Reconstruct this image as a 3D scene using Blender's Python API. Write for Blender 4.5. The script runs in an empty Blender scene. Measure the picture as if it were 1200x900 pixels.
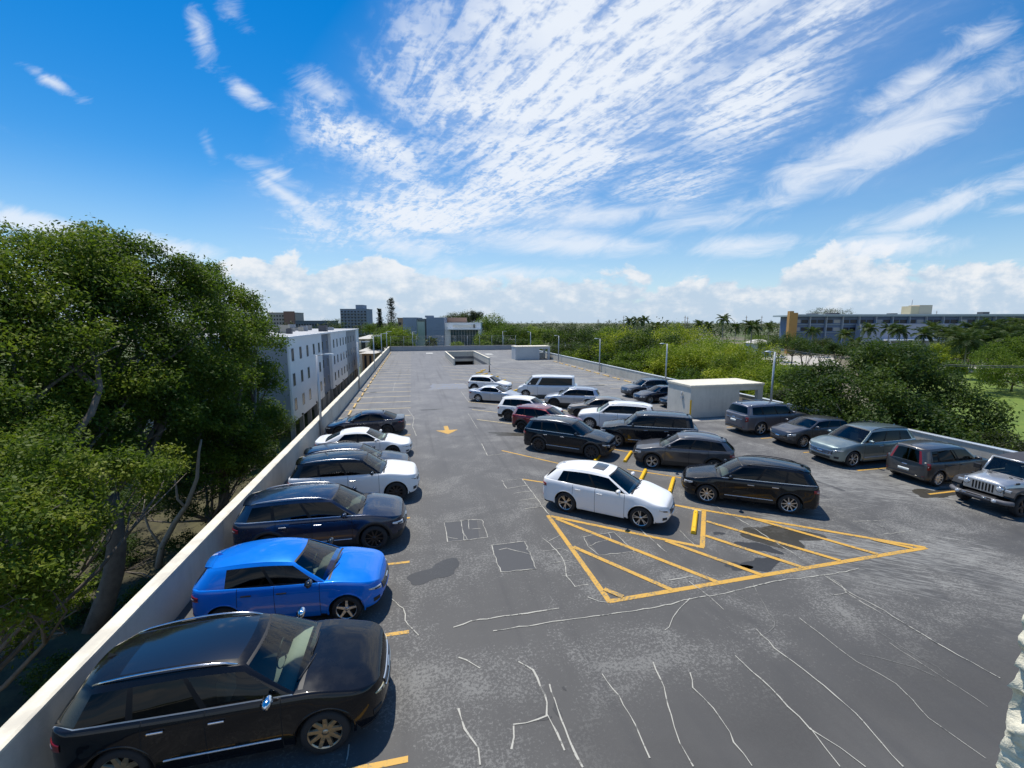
import bpy, math, random
import numpy as np
from mathutils import Vector, Matrix
PI = math.pi
R_ = math.radians
scene = bpy.context.scene
COL = scene.collection

# ------------------------------------------------------------------ camera
FPX, CH, HOR = 512.0, 7.0, 378.0
TH = math.atan((450 - HOR) / FPX)
YAW = math.atan(118 / (FPX / math.cos(TH)))
FW = Vector((math.sin(YAW) * math.cos(TH), math.cos(YAW) * math.cos(TH), -math.sin(TH)))
RT = Vector((math.cos(YAW), -math.sin(YAW), 0))
UP = RT.cross(FW)
CP = Vector((0, 0, CH))
cam_d = bpy.data.cameras.new('camera')
cam = bpy.data.objects.new('camera', cam_d)
COL.objects.link(cam)
cam_d.sensor_width = 36
cam_d.lens = 36 * FPX / 1200
cam_d.clip_start = 0.05
cam_d.clip_end = 20000
m = Matrix((RT, UP, -FW)).transposed().to_4x4()
m.translation = CP
cam.matrix_world = m
scene.camera = cam

# ------------------------------------------------------------------ light
SUN_EL, SUN_AZ = 68.0, -20.0      # azimuth clockwise from +Y
world = bpy.data.worlds.new('World')
scene.world = world
world.use_nodes = True
sd = bpy.data.lights.new('sun', 'SUN')
sun = bpy.data.objects.new('sun', sd)
COL.objects.link(sun)
sd.energy = 4.8
sd.angle = R_(0.53)
sd.color = (1.0, 0.94, 0.84)
S = Vector((math.sin(R_(SUN_AZ)) * math.cos(R_(SUN_EL)), math.cos(R_(SUN_AZ)) * math.cos(R_(SUN_EL)), math.sin(R_(SUN_EL))))
sun.rotation_euler = S.to_track_quat('Z', 'Y').to_euler()
sun.location = S * 60
vs = scene.view_settings
vs.view_transform = 'Standard'
vs.look = 'None'
vs.exposure = 0.1
vs.gamma = 1.0
vs.use_curve_mapping = False
if hasattr(scene, 'cycles'):
    scene.cycles.max_bounces = 7
    scene.cycles.transparent_max_bounces = 10
    scene.cycles.sample_clamp_indirect = 6

def build_world():
    nt = world.node_tree
    nt.nodes.clear()
    N, L = nt.nodes, nt.links
    def nd(t, **k):
        n = N.new(t)
        for a, b in k.items():
            setattr(n, a, b)
        return n
    def M(op, a, b=None, c=None, clamp=False):
        n = nd('ShaderNodeMath', operation=op, use_clamp=clamp)
        for i, v in enumerate((a, b, c)):
            if v is None: continue
            if isinstance(v, (int, float)): n.inputs[i].default_value = v
            else: L.new(v, n.inputs[i])
        return n.outputs[0]
    def SS(x, lo, hi):
        n = nd('ShaderNodeMapRange', interpolation_type='SMOOTHSTEP')
        L.new(x, n.inputs[0])
        n.inputs[1].default_value = lo; n.inputs[2].default_value = hi
        return n.outputs[0]
    def noise(vec, scale, detail=6, rough=.55, dist=0.0, lac=2.0):
        n = nd('ShaderNodeTexNoise')
        L.new(vec, n.inputs['Vector'])
        n.inputs['Scale'].default_value = scale; n.inputs['Detail'].default_value = detail
        n.inputs['Roughness'].default_value = rough; n.inputs['Distortion'].default_value = dist
        n.inputs['Lacunarity'].default_value = lac
        return n.outputs[0]
    def comb(x, y, z=0.0):
        n = nd('ShaderNodeCombineXYZ')
        for i, v in enumerate((x, y, z)):
            if isinstance(v, (int, float)): n.inputs[i].default_value = v
            else: L.new(v, n.inputs[i])
        return n.outputs[0]
    tc = nd('ShaderNodeTexCoord')
    sep = nd('ShaderNodeSeparateXYZ')
    L.new(tc.outputs['Generated'], sep.inputs[0])
    dx, dy, dz = sep.outputs
    c, s = math.cos(YAW), math.sin(YAW)
    fx = M('SUBTRACT', M('MULTIPLY', dx, c), M('MULTIPLY', dy, s))
    fy = M('ADD', M('MULTIPLY', dx, s), M('MULTIPLY', dy, c))
    fyc = M('MAXIMUM', M('ABSOLUTE', fy), 0.12)
    u = M('DIVIDE', fx, fyc)
    v = M('DIVIDE', dz, fyc)
    # sky
    sky = nd('ShaderNodeTexSky', sky_type='NISHITA')
    sky.sun_disc = False
    sky.sun_elevation = R_(SUN_EL)
    sky.sun_rotation = R_(SUN_AZ)
    sky.altitude = 0
    sky.air_density = 1.15
    sky.dust_density = 0.15
    sky.ozone_density = 3.2
    hsv = nd('ShaderNodeHueSaturation')
    hsv.inputs['Saturation'].default_value = 1.5
    hsv.inputs['Hue'].default_value = .503
    hsv.inputs['Value'].default_value = 1.0
    L.new(sky.outputs[0], hsv.inputs['Color'])
    bg = nd('ShaderNodeBackground')
    bg.inputs[1].default_value = 0.115
    L.new(hsv.outputs[0], bg.inputs[0])
    # cloud plane coordinates (overhead layer)
    zz = M('ADD', M('MAXIMUM', dz, 0.0), 0.05)
    px = M('DIVIDE', fx, zz)
    py = M('DIVIDE', fy, zz)
    P = comb(px, py)
    def ell(px0, py0, ax, ay, deg, k=1.0):
        # soft ellipse around the direction of a sky feature, in tangent units
        u0 = (px0 - 600) / 517.0; v0 = (378 - py0) / 517.0 * 1.0
        # account for the pitch of the view on tangent coordinates
        d = FW * FPX + RT * (px0 - 600) + UP * (450 - py0)
        hx = d.x * c - d.y * s; hy = d.x * s + d.y * c
        u0, v0 = hx / hy, d.z / hy
        a = R_(deg)
        du = M('SUBTRACT', u, u0); dv = M('SUBTRACT', v, v0)
        p = M('ADD', M('MULTIPLY', du, math.cos(a)), M('MULTIPLY', dv, math.sin(a)))
        q = M('SUBTRACT', M('MULTIPLY', dv, math.cos(a)), M('MULTIPLY', du, math.sin(a)))
        p = M('DIVIDE', p, ax / 517.0 * 1.12); q = M('DIVIDE', q, ay / 517.0 * 1.12)
        r = M('SQRT', M('ADD', M('MULTIPLY', p, p), M('MULTIPLY', q, q)))
        return M('MULTIPLY', M('SUBTRACT', 1.0, r, clamp=True), k)
    def mx(lst):
        o = lst[0]
        for q in lst[1:]: o = M('MAXIMUM', o, q)
        return o
    # 1) rippled altocumulus fan
    fan = mx([ell(800, -20, 420, 170, 18, 2.0), ell(700, 90, 330, 130, 22, 2.0), ell(640, 190, 210, 85, 20, 1.8),
              ell(900, 90, 260, 70, 38, 1.7), ell(560, 20, 120, 60, -10, 1.1),
              ell(430, 165, 130, 40, -22, 1.6), ell(390, 110, 60, 30, -30, 1.2), ell(960, 30, 230, 70, 38, 1.7), ell(500, 250, 190, 46, 8, 1.9), ell(760, 205, 120, 34, 25, 1.2)])
    # stretched coordinates: ripples lie across the fan's long axis
    rot = nd('ShaderNodeMapping')
    L.new(P, rot.inputs[0])
    rot.vector_type = 'TEXTURE'
    rot.inputs['Rotation'].default_value = (0, 0, R_(-60))
    rot.inputs['Scale'].default_value = (3.4, 1.0, 1)
    big = noise(P, 1.1, 5, .6, .6)
    rip = noise(rot.outputs[0], 15.0, 4, .6, .5)
    rip2 = noise(P, 30.0, 3, .6, .4)
    edge = M('ADD', fan, M('MULTIPLY', M('SUBTRACT', big, .5), 3.2))
    body = SS(edge, .15, 1.5)
    tex = M('ADD', M('ADD', M('MULTIPLY', rip, .70), M('MULTIPLY', rip2, .30)), M('MULTIPLY', M('SUBTRACT', edge, .9), .09))
    fan_a = M('MULTIPLY', body, M('ADD', .16, M('MULTIPLY', SS(tex, .39, .60), .82)))
    # 2) thin streaks and wisps
    wisp = mx([ell(1030, 165, 270, 44, 27, 1.6), ell(1080, 90, 200, 30, 34, 1.2), ell(700, 250, 200, 24, 4, 1.2), ell(330, 225, 100, 16, -34, 1.3), ell(1110, 240, 190, 26, 18, 1.3), ell(870, 288, 110, 20, 2, 1.35), ell(660, 285, 170, 22, -2, 1.5),
               ell(235, 40, 22, 46, 12, 1.2), ell(285, 105, 46, 18, -35, 1.2), ell(320, 205, 66, 20, -22, 1.2), ell(60, 95, 52, 12, -28, 1.2),
               ell(35, 262, 110, 22, -14, 1.8), ell(180, 290, 110, 22, -8, 1.6), ell(370, 100, 40, 26, -20, 1.0), ell(345, 240, 90, 16, -42, 1.0),
               ell(1040, 288, 120, 22, 2, 1.6), ell(1190, 245, 60, 10, 8, 1.2), ell(275, 18, 34, 22, -30, 1.0), ell(470, 290, 90, 26, -14, 1.2),
               ell(820, 262, 130, 18, 8, 1.2), ell(600, 320, 260, 18, 0, 1.1), ell(245, 175, 16, 30, 20, .8)])
    st = nd('ShaderNodeMapping')
    L.new(comb(u, v), st.inputs[0])
    st.vector_type = 'TEXTURE'
    st.inputs['Rotation'].default_value = (0, 0, R_(16))
    st.inputs['Scale'].default_value = (1.0, .36, 1)
    wn = noise(st.outputs[0], 7.0, 8, .64, .8)
    wv = M('ADD', wisp, M('MULTIPLY', M('SUBTRACT', wn, .5), 2.0))
    wis_a = M('MULTIPLY', SS(wv, .35, 1.45), .80)
    # veil of thin haze cloud
    veil = M('MULTIPLY', mx([ell(800, 60, 460, 220, 25, .42), ell(560, 250, 300, 80, 0, .35), ell(1050, 160, 240, 90, 20, .3)]), M('ADD', .25, M('MULTIPLY', big, .9)))
    # 3) cumulus bank above the horizon
    cuv = comb(M('MULTIPLY', u, 1.0), M('MULTIPLY', v, 1.6))
    cn = noise(cuv, 8.5, 9, .58, .3)
    cb = noise(comb(u, 0.0, 3.0), 3.6, 3, .5)
    top = M('ADD', .030, M('MULTIPLY', cb, .13))
    bump = mx([ell(425, 335, 70, 60, 0, .11), ell(320, 335, 90, 60, 0, .11), ell(1010, 330, 110, 60, 0, .14), ell(1130, 345, 140, 50, 0, .09), ell(660, 350, 70, 40, 0, .07), ell(840, 350, 70, 34, 0, .06), ell(530, 345, 60, 40, 0, .06)])
    top = M('ADD', top, bump)
    cv = M('ADD', M('MULTIPLY', M('SUBTRACT', top, v), 16.0), M('MULTIPLY', M('SUBTRACT', cn, .5), 5.4))
    cum_a = M('MULTIPLY', SS(cv, .05, .55), SS(v, -.08, -.03))
    cum_a = M('MULTIPLY', cum_a, .93)
    a = M('SUBTRACT', 1.0, M('MULTIPLY', M('SUBTRACT', 1.0, fan_a), M('MULTIPLY', M('SUBTRACT', 1.0, wis_a), M('SUBTRACT', 1.0, veil))))
    a = M('MULTIPLY', a, SS(dz, 0.0, .05))
    # colours
    cumcol = nd('ShaderNodeMix', data_type='RGBA')
    L.new(SS(M('ADD', M('MULTIPLY', v, 5.0), M('MULTIPLY', M('SUBTRACT', noise(cuv, 17.0, 6, .6), .5), 2.6)), .0, 1.0), cumcol.inputs[0])
    cumcol.inputs[6].default_value = (.56, .70, .86, 1)
    cumcol.inputs[7].default_value = (.95, .97, 1.0, 1)
    cc = nd('ShaderNodeBackground')
    cc.inputs[0].default_value = (.84, .90, .99, 1)
    cc.inputs[1].default_value = .92
    cu = nd('ShaderNodeBackground')
    cu.inputs[1].default_value = .86
    L.new(cumcol.outputs[2], cu.inputs[0])
    hz = nd('ShaderNodeBackground'); hz.inputs[0].default_value = (.50, .69, .97, 1); hz.inputs[1].default_value = .92
    m0 = nd('ShaderNodeMixShader'); L.new(M('MULTIPLY', SS(M('SUBTRACT', .30, dz), .0, .30), .58), m0.inputs[0]); L.new(bg.outputs[0], m0.inputs[1]); L.new(hz.outputs[0], m0.inputs[2])
    m1 = nd('ShaderNodeMixShader'); L.new(cum_a, m1.inputs[0]); L.new(m0.outputs[0], m1.inputs[1]); L.new(cu.outputs[0], m1.inputs[2])
    m2 = nd('ShaderNodeMixShader'); L.new(a, m2.inputs[0]); L.new(m1.outputs[0], m2.inputs[1]); L.new(cc.outputs[0], m2.inputs[2])
    out = nd('ShaderNodeOutputWorld')
    L.new(m2.outputs[0], out.inputs[0])
build_world()

# ------------------------------------------------------------------ helpers
def ray(x, y): return FW * FPX + RT * (x - 600) + UP * (450 - y)
def G(x, y, z=0.0):
    d = ray(x, y); return CP + d * ((z - CH) / d.z)
def D(x, y, w): return CP + ray(x, y) * (w / FPX)
def AX(x, y, X):
    d = ray(x, y); return CP + d * (X / d.x)
MATS = {}
def mat(name, col=(.5, .5, .5), rough=.6, metal=0.0, coat=0.0, spec=.5, fn=None, emit=None):
    if name in MATS: return MATS[name]
    mt = bpy.data.materials.new(name)
    mt.use_nodes = True
    b = mt.node_tree.nodes['Principled BSDF']
    b.inputs['Base Color'].default_value = (*col, 1)
    b.inputs['Roughness'].default_value = rough
    b.inputs['Metallic'].default_value = metal
    b.inputs['Coat Weight'].default_value = coat
    b.inputs['Coat Roughness'].default_value = .04
    b.inputs['Specular IOR Level'].default_value = spec
    if emit: b.inputs['Emission Color'].default_value = (*emit, 1); b.inputs['Emission Strength'].default_value = 1
    if fn: fn(mt, b)
    MATS[name] = mt
    return mt
class NT:
    def __init__(s, mt): s.t = mt.node_tree; s.N = s.t.nodes; s.L = s.t.links
    def coord(s, obj=False, scale=(1, 1, 1), rot=(0, 0, 0)):
        if obj: o = s.N.new('ShaderNodeTexCoord').outputs['Object']
        else: o = s.N.new('ShaderNodeNewGeometry').outputs['Position']
        mp = s.N.new('ShaderNodeMapping'); s.L.new(o, mp.inputs[0])
        mp.vector_type = 'TEXTURE'; mp.inputs['Scale'].default_value = tuple(1 / q for q in scale); mp.inputs['Rotation'].default_value = rot
        return mp.outputs[0]
    def noise(s, v, sc, det=4, ro=.6, dist=0):
        n = s.N.new('ShaderNodeTexNoise'); s.L.new(v, n.inputs['Vector'])
        n.inputs['Scale'].default_value = sc; n.inputs['Detail'].default_value = det
        n.inputs['Roughness'].default_value = ro; n.inputs['Distortion'].default_value = dist
        return n.outputs[0]
    def ramp(s, f, stops):
        r = s.N.new('ShaderNodeValToRGB'); s.L.new(f, r.inputs[0])
        e = r.color_ramp.elements
        while len(e) > 1: e.remove(e[-1])
        e[0].position = stops[0][0]; e[0].color = (*stops[0][1], 1) if len(stops[0][1]) == 3 else stops[0][1]
        for p, c in stops[1:]:
            q = e.new(p); q.color = (*c, 1)
        return r.outputs[0]
    def val(s, f, lo, hi, a=0.0, b=1.0):
        r = s.N.new('ShaderNodeMapRange'); s.L.new(f, r.inputs[0]); r.interpolation_type = 'SMOOTHSTEP'
        for i, x in enumerate((lo, hi, a, b)): r.inputs[i + 1].default_value = x
        return r.outputs[0]
    def mix(s, f, a, b, mode='MIX'):
        r = s.N.new('ShaderNodeMix'); r.data_type = 'RGBA'; r.blend_type = mode
        for i, x in ((0, f), (6, a), (7, b)):
            if isinstance(x, (int, float)): r.inputs[i].default_value = x
            elif isinstance(x, tuple): r.inputs[i].default_value = (*x, 1)
            else: s.L.new(x, r.inputs[i])
        return r.outputs[2]
    def math(s, op, a, b=0.0, clamp=False):
        r = s.N.new('ShaderNodeMath'); r.operation = op; r.use_clamp = clamp
        for i, x in enumerate((a, b)):
            if isinstance(x, (int, float)): r.inputs[i].default_value = x
            else: s.L.new(x, r.inputs[i])
        return r.outputs[0]
    def bump(s, h, st, dist, b):
        r = s.N.new('ShaderNodeBump'); s.L.new(h, r.inputs['Height'])
        r.inputs['Strength'].default_value = st; r.inputs['Distance'].default_value = dist
        s.L.new(r.outputs[0], b.inputs['Normal'])
def weather(c1, c2, sc=1.2, bump=.15, rough=.8, fine=18, streak=True):
    def fn(mt, b):
        n = NT(mt)
        v = n.coord()
        big = n.noise(v, sc, 6, .65)
        f = n.val(big, .35, .68)
        if streak:
            sv = n.coord(scale=(3, 3, .25)); f = n.math('MULTIPLY', f, n.val(n.noise(sv, 1.6, 5, .6), .3, .7, .4, 1.0))
        fi = n.noise(v, fine, 4, .7)
        c = n.mix(f, c1, c2)
        c = n.mix(n.val(fi, .3, .7, 0, .35), c, tuple(x * .72 for x in c1))
        n.L.new(c, b.inputs['Base Color'])
        n.bump(fi, bump, .02, b)
    return fn

class MB:
    def __init__(s): s.v = []; s.f = []; s.mi = []; s.mats = []; s.sm = []
    def m_(s, m):
        if m not in s.mats: s.mats.append(m)
        return s.mats.index(m)
    def add(s, vs, fs, m, smooth=False):
        o = len(s.v); s.v += [tuple(p) for p in vs]; k = s.m_(m)
        for f in fs: s.f.append(tuple(i + o for i in f)); s.mi.append(k); s.sm.append(smooth)
    def box(s, a, b, m, T=None):
        x0, y0, z0 = a; x1, y1, z1 = b
        vs = [Vector(p) for p in ((x0, y0, z0), (x1, y0, z0), (x1, y1, z0), (x0, y1, z0), (x0, y0, z1), (x1, y0, z1), (x1, y1, z1), (x0, y1, z1))]
        if T is not None: vs = [T @ p for p in vs]
        s.add(vs, [(0, 3, 2, 1), (4, 5, 6, 7), (0, 1, 5, 4), (1, 2, 6, 5), (2, 3, 7, 6), (3, 0, 4, 7)], m)
    def tube(s, pts, rads, m, n=8, cap=True):
        pts = [Vector(p) for p in pts]
        if isinstance(rads, (int, float)): rads = [rads] * len(pts)
        vs = []; prev = None
        for i, p in enumerate(pts):
            t = (pts[min(i + 1, len(pts) - 1)] - pts[max(i - 1, 0)]).normalized()
            if prev is None:
                a = t.cross(Vector((0, 0, 1)) if abs(t.z) < .9 else Vector((1, 0, 0))).normalized()
            else: a = (prev - t * prev.dot(t)).normalized()
            prev = a; b = t.cross(a)
            for k in range(n):
                q = 2 * PI * k / n; vs.append(p + (a * math.cos(q) + b * math.sin(q)) * rads[i])
        fs = [(i * n + k, i * n + (k + 1) % n, (i + 1) * n + (k + 1) % n, (i + 1) * n + k) for i in range(len(pts) - 1) for k in range(n)]
        if cap: fs += [tuple(range(n))[::-1], tuple((len(pts) - 1) * n + k for k in range(n))]
        s.add(vs, fs, m, True)
    def grid(s, rows, m, smooth=True, flip=False):
        nr, nc = len(rows), len(rows[0]); vs = [p for r in rows for p in r]
        fs = []
        for i in range(nr - 1):
            for j in range(nc - 1):
                f = (i * nc + j, i * nc + j + 1, (i + 1) * nc + j + 1, (i + 1) * nc + j)
                fs.append(f[::-1] if flip else f)
        s.add(vs, fs, m, smooth)
    def build(s, name, parent=None, loc=None, bevel=0, **tags):
        me = bpy.data.meshes.new(name)
        me.from_pydata(s.v, [], s.f)
        for q in s.mats: me.materials.append(q)
        me.polygons.foreach_set('material_index', s.mi)
        me.polygons.foreach_set('use_smooth', s.sm)
        me.update()
        o = bpy.data.objects.new(name, me); COL.objects.link(o)
        if parent: o.parent = parent
        if loc: o.location = loc
        if bevel:
            bv = o.modifiers.new('bevel', 'BEVEL'); bv.width = bevel; bv.segments = 2; bv.limit_method = 'ANGLE'; bv.angle_limit = R_(40)
        for k, w in tags.items(): o[k] = w
        return o
def empty(name, loc=(0, 0, 0), rz=0, **tags):
    o = bpy.data.objects.new(name, None); COL.objects.link(o)
    o.location = loc; o.rotation_euler = (0, 0, rz); o.empty_display_size = .3
    for k, w in tags.items(): o[k] = w
    return o
def copy_tree(o, parent=None, **tags):
    c = o.copy(); COL.objects.link(c)
    if parent: c.parent = parent
    for k, w in tags.items(): c[k] = w
    for ch in [q for q in KIDS(o)]: copy_tree(ch, c)
    return c
def KIDS(o): return [q for q in bpy.data.objects if q.parent == o]
def lerp(a, b, t): return a + (b - a) * t
def clamp(x, a=0., b=1.): return max(a, min(b, x))
def sst(t): t = clamp(t); return t * t * (3 - 2 * t)
def interp(pts, x):
    if x <= pts[0][0]: return pts[0][1]
    for (a, b), (c, d) in zip(pts, pts[1:]):
        if x <= c:
            t = (x - a) / (c - a); return lerp(b, d, t)
    return pts[-1][1]
def sinterp(pts, x):   # smooth (catmull-like) interpolation
    if x <= pts[0][0]: return pts[0][1]
    if x >= pts[-1][0]: return pts[-1][1]
    for i in range(len(pts) - 1):
        x0, y0 = pts[i]; x1, y1 = pts[i + 1]
        if x <= x1:
            def sl(k):
                if k <= 0 or k >= len(pts) - 1: 
                    j = 0 if k <= 0 else len(pts) - 2
                    return (pts[j + 1][1] - pts[j][1]) / (pts[j + 1][0] - pts[j][0])
                a = (pts[k][1] - pts[k - 1][1]) / (pts[k][0] - pts[k - 1][0]); b = (pts[k + 1][1] - pts[k][1]) / (pts[k + 1][0] - pts[k][0])
                return 0 if a * b <= 0 else 2 * a * b / (a + b)
            h = x1 - x0; t = (x - x0) / h; m0, m1 = sl(i), sl(i + 1)
            return (2 * t ** 3 - 3 * t ** 2 + 1) * y0 + (t ** 3 - 2 * t ** 2 + t) * h * m0 + (-2 * t ** 3 + 3 * t ** 2) * y1 + (t ** 3 - t ** 2) * h * m1
# ------------------------------------------------------------------ vehicle builder
def glass(name, tint, ref=1.0):
    if name in MATS: return MATS[name]
    mt = bpy.data.materials.new(name); mt.use_nodes = True
    nt = mt.node_tree; nt.nodes.clear()
    o = nt.nodes.new('ShaderNodeOutputMaterial'); mx = nt.nodes.new('ShaderNodeMixShader')
    tr = nt.nodes.new('ShaderNodeBsdfTransparent'); gl = nt.nodes.new('ShaderNodeBsdfGlossy'); fr = nt.nodes.new('ShaderNodeFresnel')
    tr.inputs[0].default_value = (*tint, 1); gl.inputs['Roughness'].default_value = .02; gl.inputs[0].default_value = (ref, ref, ref, 1)
    fr.inputs[0].default_value = 1.5
    nt.links.new(fr.outputs[0], mx.inputs[0]); nt.links.new(tr.outputs[0], mx.inputs[1]); nt.links.new(gl.outputs[0], mx.inputs[2]); nt.links.new(mx.outputs[0], o.inputs[0])
    MATS[name] = mt; return mt
def paint(name, col, metal=0.0, rough=.35):
    def fn(mt, b):
        n = NT(mt)
        d = n.noise(n.coord(), 3.0, 5, .65)
        c = n.mix(n.val(d, .45, .85, 0, .5), col, tuple(q * .9 + .006 for q in col))   # thin film of dust
        n.L.new(c, b.inputs['Base Color'])
        n.L.new(n.val(d, .3, .8, rough, rough + .15), b.inputs['Roughness'])
    return mat(name, col, rough, metal, .9 if max(col) > .02 else .75, .5 if metal > .3 else .08, fn)
BLK = mat('black_plastic', (.018, .018, .019), .55)
DARK = mat('dark_void', (.006, .006, .006), .9)
RUB = mat('tyre_rubber', (.02, .02, .021), .8)
CHR = mat('chrome', (.75, .76, .78), .12, 1.0)
SIL = mat('alloy_silver', (.55, .56, .58), .28, .9)
GUN = mat('alloy_dark', (.05, .05, .055), .35, .8)
GOLD = mat('alloy_bronze', (.40, .36, .28), .3, .9)
LAMP = mat('lamp_glass', (.55, .58, .60), .12, .3, 1.0)
LAMPY = mat('lamp_yellowed', (.50, .44, .24), .3, .1, 1.0)
LED = mat('lamp_white', (.85, .87, .9), .2, .2, 1.0)
RED = mat('tail_red', (.20, .004, .006), .3, 0, .4)
PLATE = mat('plate_white', (.62, .66, .64), .4)
SEATT = mat('seat_tan', (.60, .55, .46), .7)
DASHT = mat('dash_beige', (.36, .34, .30), .7)
SEATD = mat('seat_dark', (.13, .125, .12), .7)
TRIM = mat('bright_trim', (.70, .71, .73), .3, .55)
PILL = mat('pillar_black', (.010, .010, .011), .5, 0, 0, .2)
GBLACK = mat('gloss_black', (.008, .008, .009), .15, 0, 1.0)
GS = glass('side_glass', (.02, .021, .022), .62)
GW = glass('windshield_glass', (.72, .86, .80))
GT = glass('clear_side_glass', (.16, .19, .18), .75)

RIMS = {}
def rim_mesh(R, n, m, style, holes=DARK):
    key = (round(R, 2), n, m.name, style)
    if key in RIMS: return RIMS[key]
    ty = MB(); w = .115
    prof = [(R * .70, -w), (R * .78, -w * 1.02), (R * .93, -w * .98), (R * .985, -w * .78), (R, -w * .5), (R, w * .5), (R * .985, w * .78), (R * .93, w * .98), (R * .78, w * 1.02), (R * .70, w)]
    NS = 36
    ty.grid([[(r * math.cos(a), y, r * math.sin(a)) for r, y in prof] for a in [2 * PI * k / NS for k in range(NS + 1)]], RUB, True, True)
    ri = MB()
    # barrel and rim flange; y = -w is the outer face
    prof = [(R * .40, -.02), (R * .60, -.03), (R * .655, -w * .80), (R * .70, -w * .97), (R * .715, -w * .97), (R * .72, -w * .9)]
    ri.grid([[(r * math.cos(a), y, r * math.sin(a)) for r, y in prof[2:]] for a in [2 * PI * k / NS for k in range(NS + 1)]], m, True, True)
    ri.grid([[(r * math.cos(a), y, r * math.sin(a)) for r, y in ((0.001, -.035), (R * .62, -.035), (R * .66, -w * .78))] for a in [2 * PI * k / NS for k in range(NS + 1)]], holes, False, True)
    for k in range(n):
        a0 = 2 * PI * k / n
        subs = [0] if style != 'split' else [-.17, .17]
        for da in subs:
            wd0, wd1 = (R * .13, R * .10) if style == 'wide' else ((R * .075, R * .05) if style != 'split' else (R * .055, R * .04))
            a1 = a0 + da; c1, s1 = math.cos(a1), math.sin(a1); c0, s0 = math.cos(a0 + da * .3), math.sin(a0 + da * .3)
            P = []
            for (r, cc, ss, wd, y) in ((R * .10, c0, s0, wd0, -w * .72), (R * .40, lerp(c0, c1, .6), lerp(s0, s1, .6), wd0 * .9, -w * .78), (R * .70, c1, s1, wd1, -w * .93)):
                for sg, yy in ((-1, y + .03), (-.7, y), (.7, y), (1, y + .03)):
                    P.append((r * cc - sg * wd * ss, yy, r * ss + sg * wd * cc))
            ri.add(P, [(4 * i + j, 4 * i + j + 1, 4 * i + j + 5, 4 * i + j + 4) for i in range(2) for j in range(3)], m, False)
    ri.grid([[(r * math.cos(a), y, r * math.sin(a)) for r, y in ((0.001, -w * .84), (R * .09, -w * .83), (R * .15, -w * .72), (R * .16, -w * .4))] for a in [2 * PI * k / 12 for k in range(13)]], m, True, True)
    def me(mb, nm):
        x = bpy.data.meshes.new(nm); x.from_pydata(mb.v, [], mb.f)
        for q in mb.mats: x.materials.append(q)
        x.polygons.foreach_set('material_index', mb.mi); x.polygons.foreach_set('use_smooth', mb.sm); x.update(); return x
    RIMS[key] = (me(ty, 'tyre'), me(ri, 'rim')); return RIMS[key]

SUV = dict(L=4.75, W=1.90, H=1.70, WB=2.78, FO=.92, R=.37, zs=.24, nose=.80, hoodf=.98, cowl=1.08, belt=1.10, tail=1.06, xc=.93, xt=.16, xr1=-1.95, xr0=-2.20, rf=.07, rr=.10,
           tumble=.17, cols=[(0, .04, 'p'), (.04, .365, 'g'), (.365, .395, 'b'), (.395, .67, 'g'), (.67, .70, 'b'), (.70, .90, 'g'), (.90, 1, 'p')], d=(.80, -.26, -1.10), fcl=.72, rcl=.55, n=3.0, clad=True,
           rails=CHR, rim=(10, SIL, 'thin'), crown=.05, roof=None, sunroof=0, doors=2, chrome=False, mirror=None, grille='dark', lamp=LAMP, drop=0.0, rg=(.1, .84), seat=SEATD, rearred=True, ft=.95)
SEDAN = dict(SUV, L=4.88, W=1.86, H=1.44, WB=2.82, FO=.95, R=.34, zs=.17, nose=.64, hoodf=.76, cowl=.93, belt=.95, tail=1.00, xc=.92, xt=.08, xr1=-1.10, xr0=-1.85, rf=.05, rr=.07, tumble=.20,
             cols=[(0, .03, 'p'), (.03, .40, 'g'), (.40, .43, 'b'), (.43, .80, 'g'), (.80, 1, 'p')], d=(.80, -.28, -1.22), clad=False, rails=None, rg=(.04, .95), crown=.045, fcl=.85, rcl=.75)
NCAR = [0]
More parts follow.
